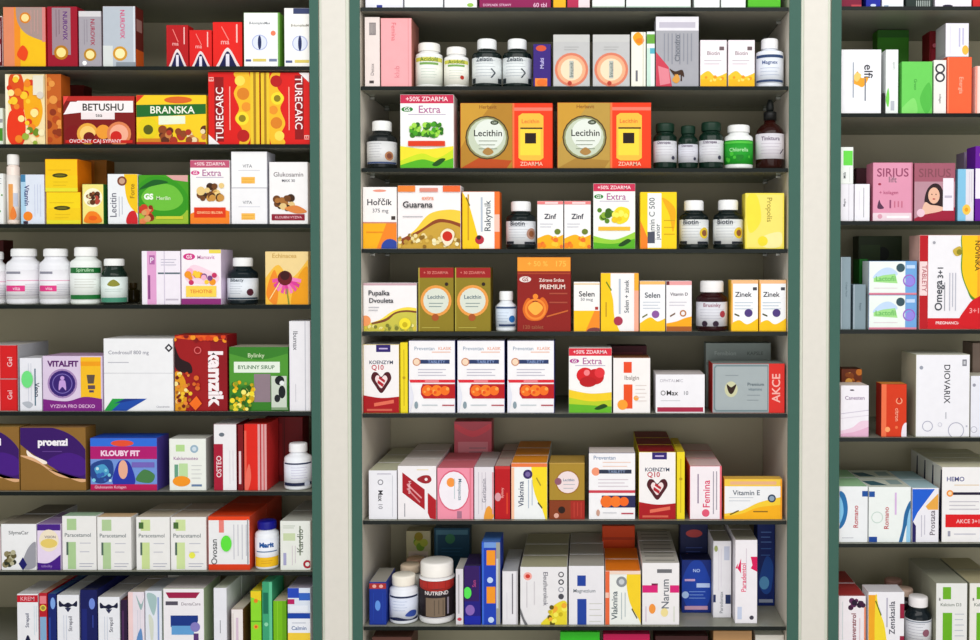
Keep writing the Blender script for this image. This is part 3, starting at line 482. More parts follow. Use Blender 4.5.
m0(748, 781, '5cb82c', 'bright green box in top corner', [R(0, 0, 1, .03, '3c8c1c')])
# row 1
box('M1', 364.5, 380, 17, 'e8dcd8', 'narrow cream box with grey barcode patch', [R(.3, .74, .75, .92, '8c8484'), NV(.76, .9, .36, 4, .09, 'c8c0bc'), T('Detox', .5, .25, .4, '8c8484', 90), R(.3, .05, .6, .09, '443c3c')], d=.09)
box('M1', 380.5, 412, 18, 'f0b0b4', 'plain salmon pink box with faint red lettering', [T('Femina', .42, .8, .28, 'd87880', -90), T('klub', .52, .22, .18, 'dc8c94', 90), R(.88, 0, .9, 1, 'd8989c')], sc='b87c70', d=.09)
jar = [R(0, .82, 1, .96, 'd0cc5c'), R(.2, .7, .8, .78, '7ca45c'), T('Acidofil', .5, .89, .6, '5c7c34'), N(.25, .75, .55, 4, .1, 'b0c0b4')]
bottle('M1', 415.5, 443, 42.5, 'f0f0ee', 'f0eee8', 'white jar with yellow green band, left of pair', lab=(.06, .68, 'eef0e8'), art=jar, cr=.82, ch=.2, shv=.74, name='pill_jar')
bottle('M1', 444, 469, 46.5, 'f0f0ee', 'f0eeea', 'white jar with red berry label, right of pair', lab=(.06, .68, 'f2f0e6'), art=jar + [E(.7, .28, .07, 'b03828')], cr=.8, ch=.2, shv=.74, name='pill_jar')
dk = [N(.15, .75, .88, 6, .12, '9ca4ac'), T('Zelatin', .42, .92, .5, '505860', 0, .03), LN((.62, .2), (.74, .4), .04, '3c444c'), LN((.74, .4), (.62, .56), .04, '3c444c'), R(0, 0, .16, .2, '20282c'), R(.84, 0, 1, .2, '20282c')]
bottle('M1', 472, 502, 38.5, '16201e', 'f0f2f2', 'dark bottle with white cap beside white jar', lab=(.08, .6, 'e2e6e6'), art=dk, cr=.66, ch=.22, shv=.68)
bottle('M1', 502.5, 532, 38.5, '16201e', 'f0f2f2', 'dark bottle with white cap beside purple box', lab=(.08, .6, 'e2e6e6'), art=dk, cr=.66, ch=.22, shv=.68)
box('M1', 533, 551, 44, '3c2478', 'small purple box with orange foot', [R(.1, 0, .8, .2, 'f09444'), E(.45, .9, .3, 'd05c3c', .07), T('Multi', .5, .55, .4, 'c8c0e8', 90, .03), E(.5, .1, .3, 'e87c34', .08)])
ring = [R(0, .86, 1, 1, 'c4c4c2'), G(.5, .33, .46, .39, 'd8866c'), E(.5, .33, .39, 'f0b490'), E(.5, .33, .3, 'f6dcc0'), R(.44, .16, .56, .5, 'b8bcb4'), T('Imunit', .5, .33, .3, '6c7470', 90, .03), E(.45, .07, .06, 'b84838'), N(.3, .7, .76, 2, .05, 'a8a8a8')]
box('M1', 553, 590, 34.5, 'bdbdbd', 'grey box with big orange circle, left of pair', ring, d=.05)
box('M1', 592.5, 630, 34.5, 'bdbdbd', 'grey box with big orange circle, right of pair', ring, d=.05)
box('M1', 631, 646, 32, 'ecebdf', 'narrow white box with orange flower', [S([(.1, .9), (.5, 1), (.9, .85), (.5, .75)], 'f0a81c'), E(.6, .84, .3, 'e88c1c', .05), R(.3, .1, .45, .3, '6c6c74'), R(.8, 0, .84, 1, 'b8b8a8')])
box('M1', 646.5, 655, 31.5, 'e4ece8', 'very narrow white box with green leaf', [R(0, .78, 1, .95, '6ca444'), R(0, .0, .5, .7, 'c8e0d4'), R(.4, .6, 1, .7, '5cb0c0')])
box('M1', 655.5, 699, 16.5, 'a4a4aa', 'silver box with horse emblem and red corner', [R(0, .8, 1, 1, 'e2e0e6'), R(.08, .84, .92, .92, 'c0bcc8'), NV(.32, .76, .2, 8, .09, '8e9098', .03), T('Chondro', .5, .55, .4, '6c7078', 90, .03), PG([(0, .5), (.3, .28), (.38, 0), (0, 0)], 'c8485c'), PG([(.05, .3), (.3, .25), (.34, .05), (.1, .02)], 'dc8c98'), S([(.32, .26), (.45, .22), (.62, .24), (.66, .14), (.58, .17), (.46, .15), (.4, .18)], '3a2414'), R(.58, .08, .61, .18, '3a2414'), R(.44, .08, .47, .18, 'b07c3c'), S([(.38, .1), (.5, .18), (.56, .1), (.48, .05)], 'd8a04c')], d=.06)
sm = [A([(0, .24), (.3, .34), (.6, .22), (1, .3)], 'f4c838'), R(0, 0, 1, .16, 'f0bc1c'), T('Biotin', .5, .72, .5, '8c7c84', 0, .02), R(.72, .78, .9, .86, '6c5c60'), N(.15, .8, .56, 2, .07, 'b8b0b8'), K(.1, .1, .9, .24, 6, .06, ['f8dc6c', 'e8a01c'], 41)]
box('M1', 700, 727, 40, 'f2eaee', 'white and yellow small box, left of pair', sm, tc='d8c8c8')
box('M1', 728, 755, 40, 'f2eaee', 'white and yellow small box, right of pair', sm, tc='d8c8c8')
bottle('M1', 755.5, 783.5, 38, 'e8ecf4', 'f0f0f2', 'white bottle with navy lines in the corner', lab=(.08, .66, 'e4e8f0'), art=[R(0, .88, 1, .98, '34486c'), R(0, .04, 1, .12, '34486c'), T('Magnex', .5, .7, .5, '5c6c94', 0, .03), N(.2, .8, .52, 3, .12, '9ca8c0')], cr=.62, ch=.22, shv=.72)
# row 2
bottle('M2', 367, 397, 120, '181c1c', 'f2f2f0', 'dark bottle with white cap at left end', lab=(.1, .56, 'dcdcdc'), art=[N(.1, .5, .9, 6, .12, '8c8c94'), E(.72, .35, .13, 'b0805c'), E(.72, .35, .08, '7c4c3c'), R(0, 0, 1, .08, '3c4c70')], cr=.66, ch=.22, shv=.64, y=.012)
box('M2', 400, 454, 94.5, 'f2f2ee', 'white box with pink band and green leaves', gs([K(.2, .44, .8, .6, 60, .042, ['4c9c24', '2c6c18', '84c83c', 'a8d858', '3c7c1c'], 43), A([(0, .3), (.5, .26), (1, .3)], 'ecdf3c'), R(.15, .3, .84, .37, 'd8441c')],
    [A([(0, .1), (.4, .2), (.7, .14), (1, .26)], 'c8dc2c'), A([(0, .04), (.4, .12), (.7, .08), (1, .14)], '5cb024'), S([(.6, .05), (.75, .13), (.85, .12), (.7, .03)], '1c4c14')]), d=.06)
lec = lambda f, t: [R(0, 0, .56, 1, f), PG([(0, 1), (.35, 1), (.08, .5), (0, .3)], 'c89c3c'), PG([(0, 0), (.5, 0), (.56, .12), (.2, .16)], 'b8541c' if t else 'a8843c'), T('Herbavit', .3, .94, .2, '8c5c1c', 0, .03),
    E(.29, .47, .236, '4c3c1c'), E(.29, .47, .222, '8c8c64'), E(.29, .47, .205, 'c4ccb8'), E(.31, .52, .16, 'dfe4dc'), T('Lecithin', .3, .54, .34, '1c1c18', 0, .025), E(.37, .7, .045, '3c4434', .035), T('1200', .37, .7, .05, 'c8d0c0'), N(.2, .4, .42, 3, .06, '8c9484'), S([(.24, .25), (.3, .32), (.36, .25), (.3, .2)], 'a8844c'),
    R(.565, 0, 1, 1, 'e8481c'), R(.565, .88, 1, .93, 'ec8470'), R(.565, 0, .585, 1, 'f0804c'), PG([(.63, .16), (.67, .12), (.86, .12), (.9, .16), (.9, .8), (.86, .84), (.67, .84), (.63, .8)], 'f6c04c'), PG([(.65, .2), (.87, .2), (.87, .6), (.65, .6)], 'f8d84c'), T('Lecithin', .76, .72, .2, 'd8743c'), R(.65, .6, .89, .625, '4c3c18'), R(.7, .38, .82, .54, '1c1008'), T('ZDARMA', .77, .07, .26, 'f4c8b0')]
box('M2', 460, 553, 103, 'a8762c', 'gold and red lecithin box, left one', lec('b08430', 1), sc='c8401c', d=.06)
box('M2', 557, 651.5, 102.5, 'b08c3c', 'gold and red lecithin box, right one', lec('b8984c', 0), sc='c8401c', d=.06)
dg = [N(.15, .8, .85, 5, .13, 'a8a0ac'), E(.8, .2, .07, '3c3c4c'), T('Ostropes', .45, .9, .5, '6c5c74', 0, .03)]
bottle('M2', 653, 677, 122, '10251c', '173024', 'dark green capped bottle beside lecithin box', lab=(.14, .6, 'd8d8dc'), art=dg, cr=.8, ch=.2, shv=.7)
bottle('M2', 678, 698, 124.5, '10251c', '173024', 'smallest of the three dark green capped bottles', lab=(.14, .56, 'd4d4dc'), art=dg, cr=.74, ch=.2, shv=.68)
bottle('M2', 698.5, 723.5, 121, '10251c', '173024', 'dark green capped bottle beside green labelled bottle', lab=(.14, .6, 'd8d8dc'), art=dg, cr=.8, ch=.2, shv=.7)
bottle('M2', 724, 753, 124, 'eef0ee', 'f0f0ee', 'white capped bottle with bright green label', lab=(.1, .64, '2c9c34'), art=[T('Chlorella', .5, .6, .6, 'b4e8b0', 0, .03), R(0, .86, 1, .95, '5cc04c'), K(.1, .05, .9, .5, 10, .05, ['1c7c24', '4cb83c'], 47)], cr=.78, ch=.18, shv=.72)
# dropper bottle
def dropper(row, x0, x1, top, sh):
    z = shelf_z(row)+.0003; y = .012; r0 = (P(x1, 300, y).x-P(x0, 300, y).x)/2
    a, b = P(x0, 300, y+r0), P(x1, 300, y+r0); r = (b.x-a.x)/2-.0005; h = P(CX, top, y+r).z-z
    root = bpy.data.objects.new('dropper_bottle', None); COL.objects.link(root); root.location = ((a.x+b.x)/2, y+r, z)
    m = M(); m.lathe([(0, 0), (r*.9, 0), (r, .004), (r, h*.5), (r*.94, h*.56), (r*.7, h*.62), (r*.42, h*.66), (r*.4, h*.7), (0, h*.7)], mat('2a100c', rough=.1)); m.obj('bottle_body', root)
    m = M(); z1 = h*.705; m.lathe([(0, z1), (r*.46, z1), (r*.46, h*.82), (r*.38, h*.83), (0, h*.83)], mat('141414', rough=.4), n=40, ridges=1); m.obj('collar', root)
    m = M(); z1 = h*.832; m.lathe([(0, z1), (r*.24, z1), (r*.27, h*.88), (r*.24, h*.95), (r*.13, h), (0, h)], mat('101312', rough=.5)); m.obj('rubber_bulb', root)
    m = M(); R1 = r+.0004; z0, z1 = h*.14, h*.5; m.lathe([(r*.999, z0), (R1, z0), (R1, z1), (r*.999, z1)], mat('dcd8de'), n=48)
    def pos(u, v, L):
        an = -math.pi/2+(u-.5)*2.4; q = R1+.0001+6e-5*L; return Vector((q*math.cos(an), q*math.sin(an), z0+v*(z1-z0)))
    paint(m, [T('Tinktura', .45, .8, .6, '6c5c74', 0, .03), N(.15, .8, .6, 4, .13, 'a89cac'), LN((.75, .2), (.9, .4), .04, '4c4454')], r*2.4, z1-z0, pos, 12); m.obj('label', root)
    meta(root, row, 'brown dropper bottle with black rubber bulb', 'bottle', None)
dropper('M2', 755, 783.5, 100, .5)
# row 3
box('M3', 362.5, 397, 187, 'f4f0ee', 'white and orange magnesium box with blue ball', [A([(0, .42), (1, .42)], 'f4b81c'), PG([(.4, 0), (1, 0), (1, .42), (.7, .42)], 'f0902c'), T('Hořčík', .5, .76, .78, '2c2c34', 0, .035), T('375 mg', .52, .61, .5, '6c6c74'), E(.5, .94, .2, 'e8a08c', .02), R(.84, .47, .96, .53, '3c3430'), R(0, .415, 1, .435, 'c88c7c'), E(.8, .02, .26, '344c9c'), R(.1, .26, .6, .28, 'e8941c')], d=.05)
box('M3', 397.5, 461, 185.5, 'f4eeee', 'white guarana box with curved seed picture', [A([(0, .12), (.25, .28), (.5, .55), (.8, .62), (1, .6)], 'f4d04c'), A([(.05, .16), (.35, .3), (.6, .46), (.8, .46), (1, .4)], '8c4a24'), A([(0, .0), (.3, .22), (.6, .4), (.8, .41), (1, .34)], 'c8a444'), K(.02, .02, .98, .22, 46, .028, ['e8d8a0', 'b8943c', 'd8b85c', '8c6c24', 'f0e8c0'], 51),
    PG([(.0, .9), (0, 1), (.28, 1), (.28, .9)], 'e88c3c'), PG([(.72, .9), (.72, 1), (1, 1), (1, .9)], 'e8743c'), R(.35, .9, .64, .96, 'dc9484'), T('extra', .48, .8, .2, 'e89878', 0, .03), T('Guarana', .32, .7, .5, '2c2c30', 0, .035), N(.08, .4, .51, 1, .05, 'a8a8ac'), S([(.68, .22), (.78, .32), (.9, .26), (.86, .1), (.76, .05)], 'f0e4cc'), E(.79, .2, .08, 'c8341c')], d=.06)
ys = lambda t: [V([(0, 1), (.16, .8), (.3, .5), (.42, .2), (.46, 0)], 'f2cc1c', 0), NV(.15, .95, .16, 1, .1, 'c89c1c', .04), LN((.1, .9), (.2, .75), .03, '7c6c1c'), T(t, .7, .58, .6, '505860', 90, .02), NV(.3, .9, .52, 1, .1, 'b8c0cc', .05), E(.46, .16, .12, 'b83444'), E(.44, .2, .06, '2c1c24'), R(.86, 0, 1, 1, 'f0803c'), R(.86, .3, 1, .6, 'f4c8b8')]
box('M3', 462, 500, 191.5, 'eeeeec', 'yellow and white box with orange right edge', ys('Rakytnik'), sc='e8742c', d=.05)
lb = lambda c: [N(.12, .7, .88, 6, .12, '9ca0a8'), E(.82, .45, .16, c), E(.82, .45, .09, '8c5c3c'), R(0, 0, .3, .12, '1c2028'), R(.6, 0, 1, .1, '1c2028'), T('Biotin', .4, .9, .5, '4c5058', 0, .03)]
bottle('M3', 506, 536, 200, '141c1c', 'f2f2f2', 'dark bottle with white cap beside orange edge', lab=(.1, .58, 'dfe1e4'), art=lb('b08c7c'), cr=.68, ch=.22, shv=.66)
kd = [A([(0, .22), (.4, .3), (.7, .24), (1, .3)], 'f4b81c'), K(.05, .04, .95, .24, 9, .08, ['f08c1c', 'f8cc3c', 'e87c2c'], 53), T('Zinf', .5, .68, .5, '2c3040', 0, .04), E(.78, .36, .12, '6c7c2c', .06), N(.1, .6, .52, 2, .06, 'b4b8c4'), R(0, .93, 1, 1, 'e88c8c'), R(.3, .94, .8, .98, 'f4d8d8')]
box('M3', 537, 563.5, 201, 'f2f0f0', 'small white box with oranges, left of pair', kd)
box('M3', 564, 591, 201, 'f2f0f0', 'small white box with oranges, right of pair', kd)
box('M3', 593, 635.5, 183.5, 'eef2ec', 'white box with olive and yellow flower', gs([K(.12, .42, .45, .6, 8, .07, ['5c8424', '3c6414', '8cac3c'], 55), S([(.45, .5), (.6, .64), (.85, .6), (.82, .44), (.6, .38)], 'f0dc2c'), K(.5, .42, .8, .58, 8, .06, ['e8c81c', 'f8ec6c'], 56), R(.12, .28, .88, .34, 'f0c040')],
    [A([(0, .2), (.5, .14), (1, .26)], '9ccc44'), A([(0, .1), (.5, .08), (1, .16)], '5cac24'), S([(.6, .06), (.8, .15), (.9, .12), (.7, .04)], '1c4414')]), d=.06)
box('M3', 640, 677, 192, 'f4d41c', 'yellow box with white strip and orange corner', [R(.2, .02, .58, .98, 'f0f0ee'), T('Vitamin C 500', .32, .5, .85, '5c6468', 90, .02), T('junior', .5, .3, .3, '44545c', 90, .02), PG([(0, 0), (0, .5), (.2, .2), (.2, 0)], 'f08c2c'), R(.2, .1, .4, .3, '4c505c'), S([(.6, .9), (.8, .6), (.9, .3), (.96, .7)], 'e8b014'), N(.65, .95, .5, 3, .12, 'c8a014')], d=.05)
bottle('M3', 679, 708.5, 199, '141c1c', 'f2f2f2', 'dark bottle with lemon label, left of pair', lab=(.1, .6, 'dfe1e0'), art=lb('e0c43c'), cr=.68, ch=.22, shv=.66)
bottle('M3', 713, 743, 198.5, '141c1c', 'f2f2f2', 'dark bottle with lemon label, right of pair', lab=(.1, .6, 'dfe1e0'), art=lb('e0c43c'), cr=.68, ch=.22, shv=.66)
box('M3', 745, 784.5, 193, 'f0e060', 'pale yellow box with upright script in corner', [R(.04, .03, .96, .97, 'f2e27c'), S([(.04, .9), (.3, .95), (.4, .5), (.1, .3)], 'f4e04c'), S([(.4, .2), (.9, .3), (.9, .05), (.5, .03)], 'f0e8a8'), E(.45, .14, .13, 'ecdc3c'), T('Propolis', .6, .7, .46, '9c8c3c', -90, .01)], d=.05)
# row 4
box('M4', 363, 417, 283, 'f2eeee', 'white evening primrose box with yellow flower', [R(0, .95, 1, 1, 'c8a8b0'), A([(0, .14), (.3, .24), (.55, .42), (.8, .5), (1, .48)], 'f2dc54'), A([(.15, .18), (.4, .26), (.6, .4), (.8, .44), (1, .42)], '7c4c2c'), A([(0, .12), (.4, .2), (.6, .36), (.8, .4), (1, .38)], 'c8c054'), E(.04, .22, .1, 'f0a46c'), K(.02, .02, .98, .14, 30, .03, ['a8a84c', 'e8e09c', '7c7c34', 'd8c44c'], 61), E(.78, .16, .11, 'f0e03c'), E(.78, .14, .05, 'c8b41c'),
    T('Pupalka', .3, .78, .42, '34343c', 0, .03), T('Dvouleta', .34, .64, .48, '34343c', 0, .03), N(.1, .3, .5, 2, .06, 'a0a0a8')], d=.06)
ol = [R(0, .84, 1, 1, '9c2424'), T('+ 30 ZDARMA', .5, .92, .74, 'd88c80'), R(0, 0, .04, 1, 'a89c44'), G(.5, .48, .44, .36, 'e8a454'), E(.5, .48, .36, 'd8dcd0'), T('Lecithin', .5, .54, .5, '4c6470', 0, .03), N(.3, .7, .44, 2, .05, '7c8c8c'), E(.48, .22, .1, 'a85c2c'), E(.8, .74, .05, '2c1c14'), N(.1, .6, .06, 1, .1, 'b8ac54')]
box('M4', 418, 454, 267.5, '8c7c24', 'olive box with ring emblem, left of pair', ol, sc='6c5c18', d=.05)
box('M4', 454.5, 491, 267.5, '8c7c24', 'olive box with ring emblem, right of pair', ol, sc='6c5c18', d=.05)
bottle('M4', 495.5, 517, 289.5, 'e8ecf0', 'f4f4f4', 'small white bottle beside dark red box', lab=(.1, .62, 'd8e2ee'), art=[R(0, .9, 1, 1, '4c5c7c'), E(.75, .4, .14, '2c6ca8'), N(.1, .6, .7, 4, .14, '8c9cb0'), R(.2, .05, .9, .15, '2c3c5c')], cr=.66, ch=.24, shv=.62)
box('M4', 517, 571, 257, '8c2018', 'dark red box with yellow band and orange drawing', [R(0, .81, 1, 1, 'f0a43c'), T('+ 50 %', .38, .91, .4, 'f8c45c', 0, .02), T('175', .82, .91, .2, 'f8c45c', 0, .02), E(.15, .7, .11, 'e8dcd8', .04), T('GS', .15, .7, .12, '8c2018', 0, .04), T('Zdrave Srdce', .64, .69, .5, 'f0d8d0', 0, .04), T('PREMIUM', .66, .6, .5, 'f0d8d0', 0, .04), R(0, .77, 1, .79, 'a84828'),
    S([(.1, .3), (.2, .45), (.33, .38), (.48, .46), (.58, .32), (.45, .16), (.2, .16)], 'dc7424'), S([(.2, .32), (.34, .22), (.48, .32), (.34, .4)], 'f4b850'), E(.34, .47, .05, 'f09434'), G(.34, .3, .2, .16, 'f0943c'), R(.6, .5, .94, .52, 'a8503c'), R(.6, .38, .94, .4, 'a8503c'), LN((.55, .2), (.95, .28), .02, 'c86c34'), T('120 tablet', .3, .06, .4, 'a86448')], d=.07)
se = lambda t, c: [A([(0, .42), (1, .42)] if c == 'a' else [(0, .16), (.4, .2), (.7, .3), (1, .22)], 'f4c81c'), T(t, .5, .74, .68, '34343c', 0, .035)]
box('M4', 573.5, 600, 282, 'f2f0ee', 'small white yellow box beside dark red box', [A([(0, .42), (1, .42)], 'f4c81c'), PG([(.45, 0), (1, 0), (1, .42), (.8, .42)], 'f2962c'), T('Selen', .5, .76, .64, '34343c', 0, .035), T('50 mcg', .5, .64, .5, '74747c'), R(.82, .44, .94, .5, 'a83434'), E(.8, .0, .3, '7c4444', .08), R(0, .95, 1, .97, 'e8c88c')])
box('M4', 600.5, 639, 273, 'f0eeee', 'taller yellow white box with upright lettering', [V([(0, 1), (.2, .8), (.32, .55), (.36, .25), (.5, 0)], 'f2cc1c', 0), R(0, 0, .26, 1, 'f2cc1c'), LN((.14, .85), (.28, .7), .03, '6c7c1c'), NV(.25, .5, .14, 1, .1, 'b8901c', .03), T('Selen + zinek', .68, .6, .6, '505860', 90, .02), NV(.3, .9, .5, 1, .1, 'b8c0cc', .05), E(.46, .18, .12, 'a83c54'), R(.88, 0, 1, 1, 'f4b49c'), R(.88, .7, 1, 1, 'f0b43c')], sc='e8a878', d=.05)
box('M4', 639.5, 665.5, 281, 'f0f0f2', 'small box with violet fruit beside tall yellow', [A([(0, .16), (.4, .28), (.7, .2), (1, .26)], 'f4c81c'), R(0, .93, 1, 1, 'f0c078'), T('Selen', .5, .72, .64, '3c4450', 0, .035), N(.12, .8, .58, 3, .06, 'b8c0cc'), E(.62, .34, .15, '8c5c9c'), LN((.1, .28), (.3, .34), .03, '6c6c2c')], d=.05)
box('M4', 666, 692, 281, 'f0eef0', 'small white box with red tab beside dark jar', [A([(0, .16), (.4, .2), (.7, .26), (1, .3)], 'f4b01c'), R(0, 0, 1, .1, 'a8642c'), R(0, .92, 1, 1, 'e8a8a8'), R(0, .92, .12, 1, '6c2c34'), T('Vitamin D', .5, .74, .74, '4c4450', 0, .03), N(.12, .8, .58, 2, .06, 'c0bcc8'), G(.66, .36, .13, .08, 'b8742c'), LN((.15, .3), (.35, .36), .03, '6c4c2c')], d=.05)
bottle('M4', 696, 727.5, 279, '2c1014', 'f0eeee', 'maroon bottle with white cap and berry label', lab=(.1, .58, 'dcdce2'), art=[T('Brusinky', .5, .85, .6, '9c6474', 0, .03), N(.15, .85, .68, 4, .12, 'acacb8'), E(.8, .5, .09, 'a84450'), E(.3, .1, .08, '2c1c2c'), E(.6, .1, .08, '2c1c2c')], cr=.76, ch=.24, shv=.66)
zi = [A([(0, .16), (.3, .22), (.6, .14), (1, .26)], 'f4c81c'), R(0, 0, .06, 1, 'f0b860'), R(0, .93, 1, 1, 'f0c090'), T('Zinek', .45, .72, .66, '34343c', 0, .035), R(.8, .8, .95, .86, '44444c'), N(.12, .8, .56, 3, .06, 'b0c0cc'), E(.64, .36, .15, '54407c'), LN((.12, .34), (.3, .3), .03, '4c4c2c'), R(0, .02, .94, .14, 'f4c81c')]
box('M4', 731, 758.5, 280, 'f2f2f4', 'zinc box with violet berry, left of pair', zi, sc='f0c43c', d=.05)
box('M4', 759, 786.5, 280, 'f2f2f4', 'zinc box with violet berry, right of pair', zi, sc='f0c43c', d=.05)
# row 5
def heart(u, v, s, c):
    k = .55   # width to height of the box
    return S([(u, v-s*1.1*k), (u-s*.6, v-s*.4*k), (u-s, v+s*.3*k), (u-s*.8, v+s*.85*k), (u-s*.4, v+s*.85*k), (u, v+s*.45*k), (u+s*.4, v+s*.85*k), (u+s*.8, v+s*.85*k), (u+s, v+s*.3*k), (u+s*.6, v-s*.4*k)], c)
koe = [R(.36, .89, .76, 1, '34246c'), R(.44, .93, .68, .95, 'c8b8e0'), T('KOENZYM', .5, .74, .7, '4c5468', 0, .04), T('Q10', .4, .66, .36, 'c04858', 0, .04), heart(.5, .46, .28, '4c1420'), heart(.5, .465, .17, 'f0dcdc'), LN((.4, .46), (.56, .4), .05, 'b02434'), LN((.44, .52), (.6, .46), .04, 'b02434'), A([(0, .26), (.5, .22), (1, .24)], 'ac1420'), R(0, 0, 1, .2, 'a81420'), LN((.3, .12), (.85, .17), .05, 'e07860'), R(.1, .03, .8, .06, 'd06c58')]
def yellowside(row, a, b, top): pass
zq = dict(sc='e8d020', d=.11)
box('M5', 363, 399.5, 344.5, 'f2eeee', 'white and red heart box at left end', koe, sc='e0c81c', d=.08)
box('M5', 400, 408, 342.5, 'ecd82c', 'narrow yellow box beside heart box', [NV(.1, .9, .5, 1, .1, 'c8b01c', .12), E(.5, .5, .2, 'b89c1c')], d=.08)
hem = [T('Preventan', .34, .89, .46, '9ca8b8', 0, .03), T('KLASIK', .78, .89, .3, 'e8a890', 0, .03), N(.5, .9, .84, 1, .05, 'e8b8a0'), R(.15, .68, .88, .735, '2c3c64'), T('TABLETY', .6, .707, .4, '8ca0c8', 0, .03), E(.17, .705, .085, 'c88c6c'), E(.17, .705, .065, 'f0d8c0'), N(.2, .8, .6, 3, .04, 'c0bcc8'), R(0, .42, 1, .46, 'dc3444'), R(.35, .425, .65, .455, 'e88c94'),
    PG([(.26, .34), (.3, .4), (1, .4), (1, .2), (.32, .2), (.26, .26)], 'b81c20'), E(.4, .31, .12, 'f07c24'), E(.6, .31, .12, 'f48c2c'), E(.78, .31, .1, 'f07c24'), K(.3, .28, .85, .34, 7, .03, ['f8b05c', 'e86018'], 63), E(.16, .11, .04, '8c9ca4', .05), N(.28, .62, .11, 1, .1, 'c0c8cc'), R(.72, .1, .98, .115, 'b0384c'), S([(0, .44), (.06, .36), (.1, .2), (.0, .0)], 'e4e4ee')]
for i, (a, b, dd) in enumerate(((408.5, 455.5, 'beside yellow strip'), (457, 505, 'middle of three'), (507, 554.5, 'rightmost of three'))):
    box('M5', a, b, 340.5, 'f2f0f2', 'tall white box with orange tablets, ' + dd, hem, sc='343c84', left=[R(.3, 0, 1, 1, '2c2c74')], d=.06)
box('M5', 568.5, 612, 348, 'f2f0ee', 'white box with red cranberries and green foot', gs([E(.38, .58, .2, 'd8242c', .12), E(.62, .56, .2, 'c41c24', .12), E(.72, .62, .12, 'e03c44'), E(.42, .62, .07, 'f08c90'), E(.45, .48, .2, 'b81820', .08)],
    [A([(0, .36), (.5, .3), (1, .32)], 'f0d02c'), A([(0, .24), (.5, .18), (1, .2)], 'b8cc2c'), A([(0, .14), (.5, .12), (1, .1)], '6cb42c'), S([(.6, .07), (.8, .14), (.9, .1), (.7, .05)], '1c4414')], 'd83448', logo='a83c8c'), d=.06)
box('M5', 613, 650.5, 358, 'f2eeec', 'white box with two orange squares', [R(.28, .73, .5, .93, 'e8582c'), T('Ibalgin', .5, .63, .84, '8c7c78', 0, .02), R(.28, .08, .52, .52, 'e85c24'), E(.25, .15, .14, 'f6a83c'), E(.62, .27, .07, 'f4b05c'), N(.6, .9, .5, 5, .07, 'd8ccc8')], tc='9c6848', d=.08)
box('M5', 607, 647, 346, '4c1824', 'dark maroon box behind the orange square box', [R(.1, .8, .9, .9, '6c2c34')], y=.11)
box('M5', 655.5, 705, 374.5, 'eeecf0', 'low white box with crimson foot strip', [R(.03, .03, .97, .15, 'a82c4c'), T('OPHTALMIC', .32, .84, .5, 'b8b4bc'), G(.15, .52, .05, .035, '5c5c5c'), T('Max', .34, .52, .25, '1c1c1c', 0, .03), T('10', .62, .52, .12, '7c7c84'), N(.1, .5, .32, 1, .1, 'b8b8bc')], tc='e4dcdc', d=.09)
box('M5', 705.5, 771, 343, '848c88', 'flat grey box standing behind silver box', [R(.0, .66, 1, .7, '6c7470'), T('Femibion', .3, .84, .35, 'a8b0ac'), T('KAPSLE', .76, .84, .26, '5c6460', 0, .03)], y=.10, d=.04)
box('M5', 712, 785, 363.5, '9ca4a6', 'silver box with rounded frame and red panel', [PG([(.02, .08), (.05, .03), (.77, .03), (.77, .97), (.05, .97), (.02, .92)], '748488'), PG([(.04, .1), (.06, .06), (.76, .06), (.76, .94), (.06, .94), (.04, .9)], 'a4acae'), E(.26, .48, .09, 'c8c8a8', .16), S([(.2, .58), (.26, .52), (.33, .58), (.3, .44), (.26, .38), (.22, .44)], '2c1810'), N(.18, .36, .76, 1, .1, '848c90'), T('Premium', .6, .58, .24, '44545c', 0, .02), T('vitamins', .59, .48, .2, '64747c'), N(.48, .66, .36, 2, .1, '848c90'), R(.78, 0, 1, 1, 'd83830'), T('AKCE', .88, .5, .62, 'f0b8b0', 90, .04)], sc='a82420', tc='848c88', d=.07)
# row 6
box('M6', 368.5, 397, 470.5, 'ecebf0', 'white box with upright black logo at left', [T('Max', .42, .48, .24, '2c2c34', -90, .03), G(.42, .76, .1, .07, '7c7c84'), T('10', .42, .26, .1, '84848c', -90), NV(.05, .9, .85, 1, .1, 'c8c8d0'), N(.3, .8, .93, 1, .1, '9c94a8')], tc='ccccb4', d=.085, n=2)
box('M6', 397.5, 436.5, 466, 'f0ecee', 'white box with slanted dark red panels', [PG([(.12, .88), (.12, .5), (.7, .18), (.7, .56)], 'a81c2c'), LN((.24, .66), (.62, .4), .03, 'e0a0a4'), LN((.24, .58), (.58, .32), .03, 'd08c90'), T('Heparin', .3, .6, .25, 'f0ccd0', -90), S([(.5, .75), (.65, .82), (.82, .82), (.88, .74), (.8, .68), (.65, .68)], '9c2430'), E(.74, .75, .04, 'f0e4e4'), PG([(.78, .5), (1, .36), (1, .0), (.84, .02), (.78, .12)], 'b01c2c'), NV(.05, .3, .18, 1, .1, '8c8c94'), N(.5, .8, .93, 1, .1, 'e8d8a8')], tc='e4dcd8', d=.085, n=2)
box('M6', 437, 473.5, 468, 'ee9cb0', 'pink box with large white oval', [E(.46, .56, .44, 'd86c84', .4), E(.46, .56, .41, 'f2ecf2', .37), E(.38, .72, .12, 'f4a04c', .09), T('Menopauza', .62, .58, .44, '4c7484', -90, .02), NV(.4, .8, .48, 1, .1, 'b8c8cc'), R(.55, .02, .68, .16, 'a8788c'), R(.9, 0, .94, 1, 'e08494')], tc='dc7c88', d=.085, n=1)
box('M6', 454, 492, 421.5, 'c86470', 'tall pink box standing upright at the back', [S([(.05, .9), (.5, .8), (.95, .9), (.95, .97), (.5, .88), (.05, .97)], 'e0606c'), R(.1, .5, .9, .74, 'd88c94'), N(.4, .85, .66, 3, .05, 'a87c84'), R(0, .2, 1, .25, 'd07480')], y=.19, d=.05)
